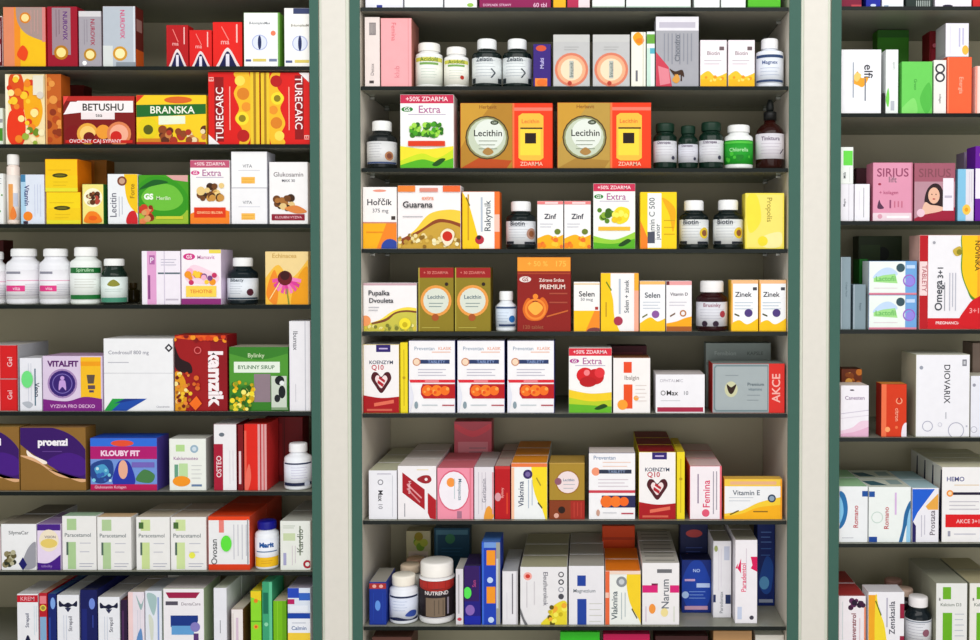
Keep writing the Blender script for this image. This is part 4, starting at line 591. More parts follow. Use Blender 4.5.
box('M6', 474, 494, 467, 'e4dfe4', 'white grey box with golden foot picture', [NV(.1, .9, .22, 3, .18, 'b4acb8'), T('Geritamin', .5, .55, .6, '8c8894', 90, .02), S([(.5, .0), (.6, .2), (.8, .25), (1, .1), (.9, 0)], 'e8a440'), R(.92, .1, 1, .9, 'dca0a8')], tc='c8c0c0', d=.085, n=1)
box('M6', 494.5, 510.5, 466, 'b81420', 'narrow red box with white and gold specks', [T('Bylinny', .5, .5, .6, 'e8a8a4', 90, .03), E(.2, .42, .2, 'd8a0a8', .08), R(.0, .94, 1, 1, 'c83c3c'), NV(.1, .5, .8, 1, .1, 'd84c2c', .1)], tc='c8b4ac', sc='8c0c14', d=.085, n=2)
box('M6', 511, 547.5, 463, 'eef0f0', 'yellow and white box with orange top', [V([(.55, 1), (.6, .6), (.75, .3), (1, .1)], 'f4dc2c'), PG([(.6, 1), (1, 1), (1, 0), (.95, 0), (.8, .3), (.64, .6)], 'f4dc2c'), R(0, .93, 1, 1, 'e8844c'), E(.46, .8, .13, '3c2c64'), E(.46, .8, .07, '7c6ca0'), T('Vlaknina', .27, .45, .48, '34405c', 90, .02), NV(.2, .7, .48, 2, .1, 'a8b4c4'), LN((.74, .3), (.86, .2), .03, '4c4c1c'), R(.0, 0, .08, .92, 'f8c8a8'), LN((.7, .74), (.82, .6), .03, 'a8942c')], tc='f0a028', d=.085, n=2)
zt = box('M6', 549, 585, 500.5, '84401c', 'brown red box, lower under gold box', [E(.35, .5, .1, '241008'), R(.6, .0, 1, 1, 'a43024'), NV(.1, .9, .7, 3, .1, 'c44c3c'), E(.2, .2, .07, 'e0b0a0')], tc='8c6c2c', sc='8c2420', d=.08)
box('M6', 549, 585, 462.5, 'a88a34', 'gold box with white disc, upper of stack', [E(.52, .48, .34, 'a0742c'), E(.52, .48, .31, 'ecdcdc'), E(.25, .5, .1, '8c5c6c'), T('Lecithin', .55, .54, .34, '5c7c94', 0, .03), N(.4, .72, .42, 2, .1, '94a4ac'), R(0, .96, 1, 1, 'b8984c')], zb=zt, sc='7c6420', tc='b8984c', d=.08)
box('M6', 588.5, 635.5, 453, 'f2f0f2', 'white box with orange tablets before open space', [R(0, 0, 1, 1, 'f2f0f2'), E(.15, .72, .09, 'f0a080'), R(.22, .69, .92, .75, '2c3448'), T('TABLETY', .6, .72, .4, '8c9cb8', 0, .03), N(.3, .9, .86, 2, .06, 'e8c8b8'), T('Preventan', .34, .93, .5, '8c9cb4', 0, .02), N(.2, .85, .6, 3, .05, 'd0c4cc'), R(0, .4, 1, .44, 'cc4858'), R(.28, .18, 1, .36, '2c2c54'), E(.38, .27, .13, 'f07c2c'), E(.58, .27, .12, 'f4842c'), E(.76, .27, .1, 'f07424'), E(.2, .1, .04, 'c8a090', .05), R(.7, .08, .96, .1, 'b84c5c'), N(.3, .6, .1, 1, .1, 'c8c8cc')], tc='e6dcd8', sc='343c7c', left=[R(.4, 0, 1, 1, '3c3c84')], d=.07)
box('M6', 638.5, 676, 452, 'f2eeee', 'heart emblem box with dark red top', koe, sc='ecd82c', tc='8c1c24', d=.085, n=2)
box('M6', 676.5, 685, 452, 'ecd82c', 'narrow yellow box beside heart box', [NV(.1, .9, .5, 1, .1, 'c8b01c', .12), E(.5, .6, .2, 'b89c1c')], tc='d8c02c', d=.085, n=1)
box('M6', 689.5, 722, 466, 'f2eaee', 'white box with pink upright lettering', [T('Femina', .52, .48, .6, 'd84870', 90, .03), NV(.3, .85, .26, 1, .1, '8c7c94', .04), NV(.1, .9, .74, 2, .1, '9c94a0', .03), E(.5, .12, .12, 'e06480'), R(.94, 0, 1, 1, 'e87484')], tc='e4c8c8', sc='d84c5c', d=.085, n=2)
box('M6', 724, 782.5, 479, 'eeeef0', 'wide low yellow white box in right corner', [R(0, .82, 1, 1, 'f0cc54'), R(.1, .86, .9, .94, 'e8b890'), T('Vitamin E', .38, .66, .5, '5c6470', 0, .03), N(.08, .5, .54, 2, .08, 'b8bcc4'), A([(0, .14), (.3, .22), (.6, .42), (1, .56)], 'f4d040'), A([(0, .08), (.3, .14), (.6, .3), (1, .36)], 'f4b81c'), G(.82, .52, .07, .045, '2c3c54'), E(.82, .52, .045, '94a4b4'), LN((.1, .12), (.25, .22), .03, '6c5c1c'), R(.5, .18, .75, .21, '8c6c1c'), R(.97, 0, 1, 1, 'f0a82c')], tc='e8c05c', sc='e8a42c', d=.03)
# row 7
box('M7', 369, 386.5, 582, '1c3c94', 'small blue box with red top stripe', [R(0, .84, 1, .97, 'a83834'), E(.3, .9, .12, 'e8b0a8', .04), E(.7, .9, .12, 'e8b0a8', .04), E(.5, .45, .16, '6c9ce0', .12), NV(.1, .75, .25, 1, .1, '2c54b4'), NV(.1, .75, .8, 1, .1, '2c54b4')], tc='a8a49c', d=.1)
bottle('M7', 389.5, 418.5, 572, 'eceef4', 'f2ece0', 'white bottle with navy wave label', lab=(.08, .6, 'dfe4f2'), art=[R(0, .92, 1, 1, '2c3450'), N(.15, .6, .78, 4, .12, '94a4c4'), S([(.55, .2), (.7, .4), (.9, .35), (.85, .15)], '3c549c'), S([(0, .0), (.3, .14), (.7, .04), (1, .12), (1, 0)], '1c2444')], cr=.82, ch=.22, shv=.7)
bottle('M7', 397, 424, 562, 'e8e4dc', 'f0dcc4', 'beige capped bottle second in the bottle line', lab=(.08, .6, 'dcdce0'), cr=.75, ch=.18, shv=.7, y=.082)
bottle('M7', 404, 428, 556, 'e0d4c8', 'e8c0a4', 'salmon capped bottle hindmost in the bottle line', lab=(.08, .6, 'd4d0d0'), cr=.8, ch=.16, shv=.7, y=.142)
bottle('M7', 419, 455, 558, 'f0eeee', 'f6f2ec', 'big white tub with red and brown label', lab=(.1, .72, '241c20'), art=[R(0, .8, 1, 1, 'b0342c'), S([(0, .8), (.5, .72), (1, .8), (1, .86), (.5, .78), (0, .86)], '9c2c24'), T('NUTREND', .5, .68, .6, 'e8e0e0', 0, .04), R(.24, .05, .7, .55, '7c6c5c'), NV(.08, .5, .45, 3, .1, '5c5044', .02), R(.75, .1, .8, .55, '8c8490'), R(0, 0, 1, .03, 'c8c4c8')], cr=.92, ch=.24, shv=.74, name='supplement_tub', cat='tub')
box('M7', 455.5, 463.5, 569, 'dcd8dc', 'very narrow white box beside tub', [E(.5, .1, .3, 'c04858', .03), R(.3, .2, .5, .9, 'b0acb0')], tc='c0bcb4', d=.08)
box('M7', 464, 481, 566, '241c7c', 'violet blue box with green tag', [R(0, .4, .9, 1, '34145c'), E(.35, .25, .28, '8c6cb4', .09), T('Sun', .6, .7, .3, 'b04c84', 90, .03), R(0, 0, 1, .15, '1c2ca0')], stick=[(.2, .55, .24, '62e060')], tc='2c1c48', d=.09)
box('M7', 481.5, 500.5, 542, '2048b4', 'tall blue box with two orange squares', [R(0, .93, 1, 1, '7ca0d8'), R(.26, .72, .74, .9, 'f0a030'), R(.26, .26, .74, .46, 'f0a030'), E(.45, .54, .16, 'c8d8f4'), E(.5, .06, .16, 'c8d8f4'), R(.78, 0, 1, 1, '9c9c94'), R(.78, .2, .9, .8, 'c4c8cc'), R(0, 0, .12, 1, '4070d0')], tc='5484cc', d=.08)
box('M7', 502, 518, 571, 'e6e4e8', 'narrow white box with thin dark line', [R(.62, .2, .7, .95, '747078'), R(.9, 0, .94, 1, 'b0acb0'), NV(.1, .6, .3, 1, .1, 'c8c4cc')], tc='b8b8b8', sc='a8a4a4', d=.08, n=1)
box('M7', 520, 567.5, 567, 'e8e6e8', 'large white box with rings and yellow flowers', [E(.16, .84, .09, 'f0b0a8', .07), E(.16, .84, .05, 'd04438', .035), T('Eleutherokok', .54, .62, .62, '5c5c68', -90, .02), G(.87, .87, .06, .04, '34343c'), G(.87, .74, .06, .035, '34343c'), G(.87, .61, .06, .04, 'a0a0a8'), E(.87, .49, .06, '4c4c54'), NV(.3, .75, .14, 2, .16, 'd0ccd0'), S([(.45, .0), (.6, .16), (.72, .34), (.98, .4), (1, 0)], 'e8d83c'), K(.62, .02, .95, .34, 14, .05, ['f0b43c', 'f4ec64', 'c8b41c', '5c5414'], 71), S([(0, .3), (.08, .12), (.16, 0), (.1, 0), (0, .2)], '6c6c70')], tc='b8b498', d=.085, n=2)
box('M7', 568.5, 604.5, 566, 'e8e6ea', 'white box with two navy squares', [R(.24, .66, .48, .84, '24489c'), T('Magnezium', .44, .57, .66, '747c84', 0, .02), R(.24, .0, .5, .44, '24489c'), N(.58, .94, .36, 4, .1, 'c8c8c0')], tc='b4b0a8', d=.085, n=2)
box('M7', 605, 641, 571, 'eceeea', 'orange and white box with yellow curve', [R(0, 0, .12, 1, 'e87448'), R(.0, .5, .1, .6, 'f0c8b8'), V([(.62, 1), (.6, .75), (.7, .4), (.95, .1), (1, 0)], 'f4d430'), E(.46, .8, .15, '8c9094'), E(.46, .8, .08, 'c8ccd0'), T('Vlaknina', .26, .36, .56, '44545c', 90, .02), NV(.1, .6, .46, 2, .1, 'a8b4b8'), LN((.75, .3), (.9, .12), .03, '5c5414'), R(.12, .94, 1, 1, 'f0d8c8')], tc='f89028', d=.085, n=1)
box('M7', 602, 635, 526, 'd8541c', 'taller deep orange box at the back', [R(0, .8, 1, .84, 'b8441c')], y=.2, d=.05)
box('M7', 642, 679.5, 563, 'ece9ea', 'white box with magenta side bars', [R(0, .52, .42, .64, 'd82c80'), R(.75, .52, 1, .64, 'd82c80'), R(.25, .64, .42, .67, '7c1c4c'), R(.4, .84, .8, .9, '6c6c70'), T('Narum', .62, .5, .5, '6c7078', 90, .02), E(.27, .26, .09, 'f0a04c', .08), E(.6, .2, .1, 'ecdca0', .07), NV(.05, .3, .1, 1, .1, 'c8b4c8'), NV(.05, .3, .86, 1, .1, 'ccd4c0')], tc='c8c4bc', d=.085, n=2, topart=[R(.1, .2, .9, .27, '84807c'), R(.1, .55, .9, .62, '84807c'), R(.1, .85, .9, .9, '84807c')])
box('M7', 681.5, 711.5, 560, '143078', 'dark blue toothpaste box set back', [S([(.0, .55), (.3, .95), (.7, .95), (1, .5), (.8, .1), (.2, .1)], '1c48a4'), T('NO', .5, .8, .25, 'b8ccf0', 0, .04), R(.1, .6, .45, .64, 'c8a8c8'), R(.5, .48, .95, .56, 'c0d0f0'), E(.12, .34, .12, 'b0c8e8'), R(.1, .06, .88, .13, 'c8a0b4'), N(.25, .8, .4, 3, .06, '84a4dc')], y=.085, d=.05, tc='101838')
box('M7', 680, 708, 524, '141c44', 'dark navy box with red oval at the back', [E(.5, .88, .3, 'b04848', .05), E(.25, .6, .12, 'b07080', .03), N(.2, .8, .7, 2, .05, '3c4c84')], y=.15, d=.05)
box('M7', 713, 731.5, 541, 'e6e4e8', 'tall white box with small navy squares', [R(0, .2, .14, .3, '24305c'), R(.68, .18, .98, .3, '24345c'), T('Parodontax', .45, .2, .3, '747880', 90), NV(.35, .9, .3, 2, .14, 'd4ccd8'), R(.6, .75, .9, .93, 'c4c8d8'), E(.15, .9, .1, '9ca46c', .04)], tc='a8a498', y=.055, d=.085, n=1)
box('M7', 735, 757.5, 540, 'eeeaee', 'tall white box with magenta arrows', [PG([(0, .66), (.12, .72), (.1, .66), (.26, .78), (.26, .6), (.1, .66)], 'd81c64'), PG([(1, .8), (.7, .8), (.78, .7), (.7, .66), (1, .62)], 'd81c64'), T('Paradentol', .38, .55, .4, 'e0547c', 90, .03), NV(.4, .9, .5, 1, .1, 'c8b8c4'), R(.1, .05, .3, .2, 'c8d0e4'), E(.75, .07, .1, '44404c', .025)], tc='a09c90', y=.02, d=.085, n=1)
box('M7', 757, 775, 524, '142c6c', 'dark blue box at the back right corner', [S([(.1, .3), (.5, .6), (.9, .5), (.8, .2), (.4, .15)], '2454a0'), E(.4, .28, .28, '6cacd8', .08), R(.1, .04, .9, .08, 'a0a8bc'), N(.2, .8, .9, 3, .06, '5c7cb8'), N(.2, .8, .7, 2, .08, '3c64a4')], y=.13, d=.05, tc='1c2448')
box('M7', 406, 431, 531, 'b0a888', 'tan box with green picture at the back', [K(.3, .7, .8, .95, 8, .14, ['6c8c24', 'a0a43c', '8c7c1c'], 73), R(.1, .45, .9, .68, 'c0b0a0'), E(.5, .4, .2, '8c6c3c')], y=.205, d=.04)
box('M7', 434, 470, 528, '1c4458', 'dark teal box at the back above tub', [R(.05, .9, .95, .97, '4c7484'), E(.45, .84, .14, '3c7454'), N(.2, .8, .7, 3, .05, '2c5c74'), R(.05, .1, .1, .9, '3c6070')], y=.20, d=.04)
# row 8 (only the tops reach the frame)
for a, b, t, c, ds in ((372, 412, 637, '5c3c34', 'dull brown box top'), (560, 600, 632, '3cb82c', 'bright green box top'), (603, 650, 634, 'c01c5c', 'magenta box top'), (655, 708, 636, '3c1c1c', 'dark maroon box top'), (713, 752, 631, 'b08c64', 'tan box top with small print'), (755, 784, 635, 'd4d0c8', 'off white box top')):
    box('M8', a, b, t, c, ds + ' at the bottom edge', [], d=.08, y=.02)
# ------------------------------------------------------------------ RIGHT CABINET
def r0(a, b, c, ds, art=()): box('R0', a, b, -60, c, ds, list(art), d=.05)
r0(841, 862, '7c1c3c', 'dark magenta box cut off above', [R(.5, 0, 1, .04, 'c04c58')])
r0(866, 881, '1c2c9c', 'blue box cut off above', [E(.5, .03, .2, 'd0d8f0', .02)])
r0(882, 904, 'e8ecf0', 'white box cut off above', [R(.1, .0, .3, .03, '8ca0b8')])
r0(906, 933, '24302c', 'dark box with barcode cut off above', [NV(0, .1, .4, 8, .07, 'b0b8b4', .03)])
r0(935, 972, 'ece8f0', 'white box with black spot cut off above', [E(.35, .02, .14, '241c34', .02)])
r0(973, 1000, 'c82c2c', 'red box cut by the frame corner')
# row 1
box('R1', 841, 881.5, 49.5, 'eeeef2', 'white box with golden swirl and upright script', [T('elfi', .68, .66, .3, '34343c', -90, .03), S([(.28, .5), (.4, .66), (.5, .56), (.68, .56), (.55, .42), (.42, .44)], 'f0ac34'), S([(.3, .56), (.38, .64), (.5, .6), (.4, .5)], 'f6d07c'), NV(.25, .8, .3, 1, .1, '9ca4b0', .03), NV(.2, .55, .6, 1, .1, '6c7480', .03)], d=.06)
box('R1', 882, 885, 93, '1c1c1c', 'tiny black box between white boxes', d=.03)
box('R1', 885.5, 898.5, 49.5, 'e8ecea', 'narrow white box with green foot patch', [S([(0, .22), (.2, .4), (.3, .25), (.2, .1)], '7ccc5c'), T('Lipofit', .65, .75, .34, 'a8b0b0', 90), R(.4, .05, .7, .2, 'b8bcc4')], d=.05)
box('R1', 877, 909, 30, '3c7c1c', 'dark green box standing at the back', [S([(.1, .5), (.4, .8), (.7, .5), (.5, .2)], '4c901c'), R(0, .92, 1, 1, '2c5c1c')], y=.17, d=.04)
box('R1', 901.5, 932.5, 61.5, '74cc64', 'light green box with faint upright script', [T('Green', .45, .56, .22, '3c8c3c', -90, .01), S([(.6, .3), (.9, .6), (1, .2), (.8, 0)], '5cb850'), S([(0, .1), (.4, .3), (.5, 0), (0, 0)], '8cd878')], d=.06)
zc1 = box('R1', 933.5, 946.5, 60, 'ece8e4', 'narrow white box with black double ring', [G(.5, .84, .4, .26, '34343c'), G(.5, .68, .4, .26, '34343c'), T('collagen', .5, .28, .42, '4c4c50', -90, .02)], d=.07)
zt = box('R1', 947, 972, 57, 'f47044', 'orange coral box under a white box', [T('Energia', .55, .5, .44, 'f8b49c', -90, .02), R(0, 0, .06, 1, 'f89070')], d=.07)
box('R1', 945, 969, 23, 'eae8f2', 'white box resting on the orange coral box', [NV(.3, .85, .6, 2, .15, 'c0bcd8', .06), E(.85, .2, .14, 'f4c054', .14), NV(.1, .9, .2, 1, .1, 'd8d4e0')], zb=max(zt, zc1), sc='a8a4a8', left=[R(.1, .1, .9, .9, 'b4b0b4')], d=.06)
box('R1', 929, 940, 31, '7c1824', 'crimson narrow box standing behind', [R(.2, .3, .8, .8, '982838'), E(.5, .84, .2, 'd07080')], y=.12, d=.05)
box('R1', 975, 1002, 66, 'f4d8d0', 'pale pink box cut by right edge', [R(.0, 0, .08, 1, 'e8a090')], d=.05)
# row 2
z1 = box('R2', 840.5, 854, 184, 'eae8ee', 'narrow white box, left of low white pair', [T('Magne', .3, .5, .6, '5c5c64', 90, .02), R(.6, 0, .64, 1, 'c8c4cc')], d=.06)
box('R2', 854.5, 870, 184, 'eeecf2', 'narrow white box, right of low white pair', [NV(.1, .9, .6, 1, .1, '8c8c94', .04), NV(.3, .8, .3, 1, .1, 'd0ccd4')], d=.06)
box('R2', 840.5, 853.5, 147, 'eaeeea', 'white box with green top on narrow box', [R(.2, .5, .95, .9, '74d858'), T('Milk', .3, .24, .36, '4c5458', 90, .03), NV(.05, .45, .7, 1, .1, 'b8bcb8')], zb=z1, d=.06)
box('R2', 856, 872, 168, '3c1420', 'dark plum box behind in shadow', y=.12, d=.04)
sil = lambda c, l: [T('SIRIUS', .5, .83, .84, l, 0, .03)]
box('R2', 872.5, 913, 162.5, 'dc9cb4', 'pink box with spaced dark lettering', sil('dc9cb4', '94506c') + [T('lift', .5, .71, .26, '6c5c64', 0, .01), E(.17, .63, .04, 'a03c54', .02), T('+ kolagen', .4, .48, .5, 'b05c7c', 0, .03), S([(.12, .22), (.16, .36), (.2, .3), (.28, .22)], '54344c'), R(.42, .22, .46, .36, '8c4c6c'), NV(.23, .34, .55, 3, .09, 'c4748c', .03), R(0, 0, 1, .14, 'e8d4dc'), E(.18, .08, .06, 'd8a4b4'), R(.35, .05, .92, .09, 'f6f0f2'), R(.97, 0, 1, 1, 'c07c90')], d=.05, sc='b87488')
box('R2', 914, 955.5, 163, 'a06070', 'mauve box picturing a dark haired woman', sil('', '84505c') + [R(0, 0, 1, .68, 'b8909c'), S([(.26, .3), (.3, .52), (.45, .64), (.62, .62), (.72, .45), (.68, .2), (.5, .2)], '2c1c20'), E(.48, .44, .14, 'e8bca4', .14), E(.43, .46, .015, '3c2420'), E(.53, .46, .015, '3c2420'), E(.48, .38, .035, 'b04c50', .012), S([(.2, .1), (.26, .32), (.4, .28), (.6, .26), (.8, .2), (.6, .05)], 'e8c0ac'), S([(.0, .0), (.2, .1), (.6, .16), (.98, .24), (1, 0)], '9c2440'), E(.16, .14, .1, 'e8c8d4'), R(.7, .18, .96, .74, 'ece6ee'), R(.74, .4, .92, .44, 'c0b8c8')], d=.05)
box('R2', 957.5, 974, 169, '8cc4e0', 'light blue and white box with yellow flower', [R(.5, 0, 1, 1, 'e0dce4'), NV(.3, .95, .72, 2, .14, 'c4b4c4'), E(.55, .22, .26, 'f4cc5c', .1), E(.55, .22, .12, 'e8a42c', .04)], d=.05)
box('R2', 964, 974.5, 152, '94849c', 'dull mauve box behind light blue box', [R(.2, .8, .8, .95, 'c8b04c')], y=.09, d=.05)
box('R2', 975, 1003, 146, '6c1c98', 'purple box cut by right edge', [E(.3, .5, .3, 'f0e8f8', .16), R(.0, .3, .3, .7, 'f0e8f8'), T('Uno', .3, .88, .3, 'f0c850')], d=.05)
# row 3
box('R3', 840.5, 851, 257, '8c9ca4', 'tall slim grey box by green edging', [T('Collagen Repair', .55, .55, .7, '54646c', -90, .02), R(0, 0, .1, 1, 'b0bcc4')], d=.05)
box('R3', 853, 866, 284.5, '84949c', 'shorter slim grey box', [T('Repair', .55, .5, .6, '4c5c64', -90, .02), R(0, 0, .1, 1, 'a8b4bc')], d=.05)
box('R3', 859, 868, 259, '0f5c1c', 'dark green narrow box behind grey box', y=.075, d=.05)
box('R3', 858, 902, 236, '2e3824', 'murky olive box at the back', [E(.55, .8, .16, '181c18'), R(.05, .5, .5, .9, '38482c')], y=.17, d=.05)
lacto = [S([(.08, .5), (.25, .75), (.45, .8), (.6, .6), (.3, .48)], 'c8dcf4'), PG([(.1, .38), (.6, .34), (.55, .62), (.3, .58), (.1, .5)], 'a8dc94'), T('Lactofil', .35, .48, .46, '6cb464', 0, .03), R(.76, 0, 1, 1, '7cacdc'), G(.84, .42, .13, .1, 'a070c8'), E(.86, .4, .09, '9c90e0'), E(.66, .8, .09, '3c545c'), R(.78, .78, .96, .88, 'c8dcf4'), R(0, 0, 1, .06, 'd88ca0'), N(.1, .6, .2, 1, .1, 'd8c0cc')]
zt = box('R3', 868.5, 917, 295, 'ecf2ee', 'white blue green box, lower of stacked pair', lacto, sc='5484c0', left=[R(0, 0, 1, 1, 'dce4e4')], d=.05)
box('R3', 868.5, 917, 261, 'ecf2ee', 'white blue green box, upper of stacked pair', lacto, zb=zt, sc='5484c0', left=[R(0, 0, 1, 1, 'dce4e4')], d=.05)
box('R3', 919, 992, 235, 'eeecf0', 'large white red and yellow omega box', [R(0, 0, .12, 1, 'b81c28'), R(0, .36, .11, .72, 'eed8d8'), T('TABLETY', .07, .54, .3, 'b0606c', -90, .02), R(.12, 0, 1, .12, 'd0202c'), T('PREGNANCIA', .4, .07, .36, 'f4e4e4', 0, .04), T('forte', .8, .07, .18, 'f4d0c8', 0, .04),
    S([(.62, 1.05), (.58, .8), (.58, .6), (.66, .42), (.76, .3), (1.1, .2), (1.1, 1.05)], '5c8c2c'), S([(.63, 1.05), (.595, .8), (.595, .6), (.67, .43), (.77, .33), (1.1, .2), (1.1, 1.05)], 'f6cc20'), R(.8, .35, 1, 1, 'f4b02c'), T('NOVINKA', .8, .78, .34, '5c4c14', -90, .04), S([(.56, .05), (.66, .24), (.8, .34), (1.05, .38), (1.05, .0)], 'd01c28'), T('3+1', .76, .2, .14, 'f0a0a0', 0, .04),
    T('Omega', .28, .36, .34, '3c4048', 90, .035), T('3+1', .29, .6, .12, '3c4048', 90, .04), S([(.46, .84), (.56, .88), (.58, .8), (.5, .78)], 'c8b04c'), E(.55, .82, .04, '8c8424', .03), NV(.2, .6, .42, 3, .04, 'b8b8c4', .012), NV(.2, .5, .35, 1, .1, '8c8c94', .01), E(.2, .92, .02, 'a0a0a8')], sc='d8b0a8', left=[R(.1, 0, .9, 1, 'e0b8b0')], d=.07)
# row 4
box('R4', 840.5, 869, 385.5, 'f0ecf2', 'white box with soft pink waves', [T('Canesten', .5, .76, .74, '84688c', 0, .02), E(.4, .91, .08, '4c4450', .015), A([(0, .12), (.4, .18), (.7, .3), (1, .32)], 'ecd0e0'), A([(0, .06), (.5, .1), (1, .2)], 'e4b8d0'), LN((0, .45), (1, .52), .012, 'c8c0d0'), LN((0, .36), (1, .42), .01, 'd8d0dc')], tc='e8dcd4', d=.06)
box('R4', 841, 862, 369, '6c3418', 'brown box behind the pink wave box', [K(.1, .7, .9, .95, 9, .14, ['c87c2c', 'e8b45c', '8c4c1c'], 81)], y=.08, d=.05, tc='5c2c14')
box('R4', 881, 907, 384, 'd4441c', 'orange red box standing alone', [R(0, 0, .2, 1, 'ec7c54'), G(.7, .68, .13, .09, 'f0a888'), E(.7, .72, .05, 'a81c14'), T('citron', .62, .42, .26, 'f0b098', -90, .03), E(.25, .14, .1, 'f8b078', .05), S([(.8, 0), (.84, .2), (1, .26), (1, 0)], 'ece4ec'), E(.6, .18, .06, 'e87c50')], tc='dc9444', sc='8c2414', d=.04)
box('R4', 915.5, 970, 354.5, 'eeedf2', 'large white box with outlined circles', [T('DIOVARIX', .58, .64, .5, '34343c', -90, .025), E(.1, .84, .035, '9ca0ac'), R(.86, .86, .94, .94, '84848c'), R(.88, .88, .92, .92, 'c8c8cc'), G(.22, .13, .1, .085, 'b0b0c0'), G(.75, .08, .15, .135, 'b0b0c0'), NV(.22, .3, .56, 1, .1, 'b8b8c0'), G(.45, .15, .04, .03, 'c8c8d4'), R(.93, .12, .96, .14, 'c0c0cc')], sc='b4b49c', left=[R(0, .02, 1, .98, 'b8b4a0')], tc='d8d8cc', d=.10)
box('R4', 970.5, 1004, 376, 'e8e8f0', 'white box cut by right edge below brown', [E(.1, .85, .05, '9898a4'), G(.1, .12, .1, .08, 'b8b8c4')], tc='d8d4c8', d=.07)
box('R4', 972, 1002, 343, '84746a', 'dull brown box behind at right edge', [R(.1, .1, .9, .3, '948478')], y=.09, d=.06)
# row 5
wav = [S([(0, .9), (.2, .85), (.3, .6), (.2, .35), (0, .25), (.1, .55)], '2c74a8'), S([(0, .8), (.12, .7), (.14, .5), (0, .35)], '8cc8e8')]
box('R5', 839, 868, 486.5, 'eceef0', 'white box with blue wave at left end', wav + [T('Romano', .58, .46, .42, 'b83c48', 90, .03), R(.8, .82, 1, .92, '24589c'), N(.1, .5, .08, 1, .1, 'c0c0c8')], tc='a8d0a8', d=.085, n=1)
box('R5', 868.5, 911, 487, 'ecf0ee', 'white box with blue wave on right side', [S([(1, .75), (.86, .55), (.8, .25), (.72, 0), (.8, 0), (.9, .3), (1, .4)], '2c6c9c'), S([(1, .6), (.92, .4), (.9, 0), (1, 0)], '9ccce8'), T('Romano', .42, .44, .42, 'b83c48', 90, .03), G(.2, .45, .14, .12, 'c8d8d0'), R(.0, .82, .14, .92, '24589c'), R(.0, 0, .2, .1, '1c4c94'), NV(.5, .9, .64, 1, .1, 'd8b8e0', .04)], tc='d8dcd0', d=.085, n=1, topart=[PG([(.1, .2), (.5, .2), (.3, .7), (.0, .7)], '3c6470'), R(.6, .3, .9, .8, '9cb0b0')])
box('R5', 912, 939, 488, 'eceaf0', 'white box with blue and orange triangles', [PG([(0, .98), (.85, .98), (.2, .55), (0, .35)], '2468d0'), PG([(.5, .66), (.98, .9), (.98, .6), (.6, .6)], 'e8b054'), PG([(0, 0), (.14, 0), (.14, .3), (0, .4)], '241c5c'), T('Prostata', .76, .36, .48, '5c5460', 90, .02), NV(.1, .5, .35, 2, .12, 'b0acbc')], tc='b8d4dc', d=.085, n=1)
box('R5', 941.5, 1004, 467, 'f0eeee', 'large white box with red panel, first', [T('HEMO', .22, .84, .3, '54588c', 0, .04), N(.2, .6, .76, 1, .1, 'e0ccb0'), E(.13, .65, .055, 'f0a04c'), E(.13, .65, .03, 'f8dcb8'), R(.18, .63, 1, .665, '241c34'), N(.12, .6, .54, 3, .05, 'c4c0c8'), R(.06, .2, 1, .37, 'dc2028'), T('AKCE 3+1', .42, .28, .4, 'f4c8c8', 0, .04), R(.1, .08, .14, .15, 'a0a0b0'), N(.2, .55, .11, 1, .1, 'c0c0cc')], sc='d8d4cc', left=[PG([(.55, 0), (1, 0), (1, .96), (.85, .96)], '181838')], tc='e4e0c8', d=.05, n=3)
# row 6
box('R6', 838.5, 866, 596, 'eee8ec', 'white box with dark grapes', [K(.4, .76, .9, .92, 10, .09, ['3c1838', '5c2c54', '24102c'], 91), T('Resveratrol', .55, .4, .6, '8c4c54', 90, .03), NV(.1, .6, .78, 1, .1, 'd8b4b8'), R(.94, 0, 1, .8, 'ec9470'), NV(.2, .9, .14, 1, .1, 'c8d4d4')], tc='a83c3c', d=.085, n=1)
box('R6', 868, 904.5, 592, 'eeecf0', 'white box with orange yellow curve', [R(0, 0, .24, .95, 'f0b02c'), S([(.2, .95), (.3, .7), (.46, .4), (.5, 0), (.2, 0)], 'f4dc3c'), LN((.2, .85), (.36, .6), .03, '5c6c1c'), T('Zenskasila', .66, .56, .6, '50505c', 90, .03), NV(.4, .9, .52, 1, .1, 'b8b4c4', .04), R(.88, .55, 1, .8, '942444'), R(.88, 0, 1, .25, '942444'), E(.36, .1, .1, '8c2c24')], tc='e0dce0', d=.05)
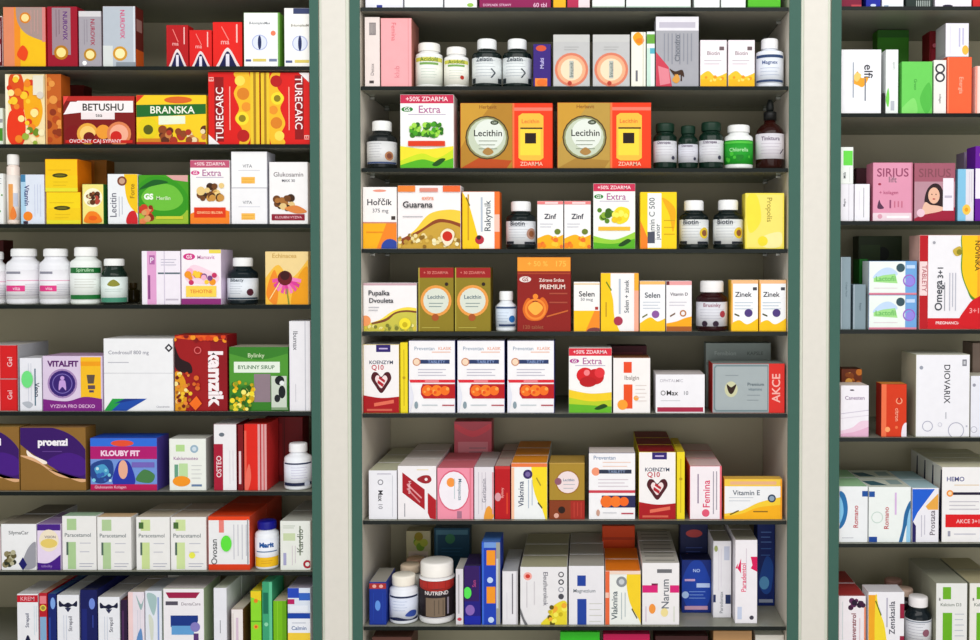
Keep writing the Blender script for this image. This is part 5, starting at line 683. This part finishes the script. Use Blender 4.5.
bottle('R6', 905, 931, 594, '10181c', 'f0ecec', 'dark bottle with white cap', lab=(.1, .58, 'dcdce0'), art=[N(.12, .7, .86, 6, .12, '8c8c9c'), E(.74, .5, .12, '8c5c6c'), R(.0, .93, 1, .97, '8c94a0')], cr=.74, ch=.2, shv=.64)
bottle('R6', 892, 916, 586, '20181c', 'e4c8b8', 'bottle with rosy cap behind the dark bottle', lab=(.1, .58, 'c8c0c0'), cr=.74, ch=.16, shv=.66, y=.085)
bottle('R6', 881, 905, 577, '20181c', 'c89c90', 'hindmost bottle with dull rosy cap', lab=(.1, .58, 'b8b0b0'), cr=.74, ch=.16, shv=.66, y=.155)
gg = [R(.22, .76, .48, .94, '74b030'), T('Kalcium D3', .48, .68, .7, '747c74', 0, .02), R(.22, .0, .52, .56, '70b028'), N(.6, .9, .54, 5, .08, 'c0c4cc'), R(.1, .74, .14, .78, '747474')]
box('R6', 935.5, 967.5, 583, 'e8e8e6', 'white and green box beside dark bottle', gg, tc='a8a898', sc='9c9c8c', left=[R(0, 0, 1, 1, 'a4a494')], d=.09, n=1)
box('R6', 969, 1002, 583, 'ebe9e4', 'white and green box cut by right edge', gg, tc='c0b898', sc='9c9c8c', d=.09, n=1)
# ------------------------------------------------------------------ light
def area(name, loc, target, sx, sy, power, col=(1, 1, 1)):
    l = bpy.data.lights.new(name, 'AREA'); l.shape = 'RECTANGLE'; l.size = sx; l.size_y = sy; l.energy = power; l.color = col
    o = bpy.data.objects.new(name, l); COL.objects.link(o); o.location = loc
    o.rotation_euler = (Vector(target)-Vector(loc)).to_track_quat('-Z', 'Y').to_euler()
area('ceiling_light', (.1, -1.7, 2.95), (-.15, .1, 1.1), 3.2, .9, 44, (1, .98, .94))
area('low_front_fill', (.2, -3.2, 1.05), (-.1, 0, 1.45), 3.2, 1.8, 34, (1, .99, .97))  # soft fill added low behind the camera to brighten recesses and shelf undersides
w = bpy.data.worlds.new('room'); C.world = w; w.use_nodes = True
bg = w.node_tree.nodes['Background']; bg.inputs[0].default_value = (.93, .96, 1, 1); bg.inputs[1].default_value = .8
C.view_settings.view_transform = 'Standard'; C.view_settings.look = 'None'; C.view_settings.gamma = 1; C.view_settings.use_curve_mapping = False
C.view_settings.exposure = -.36
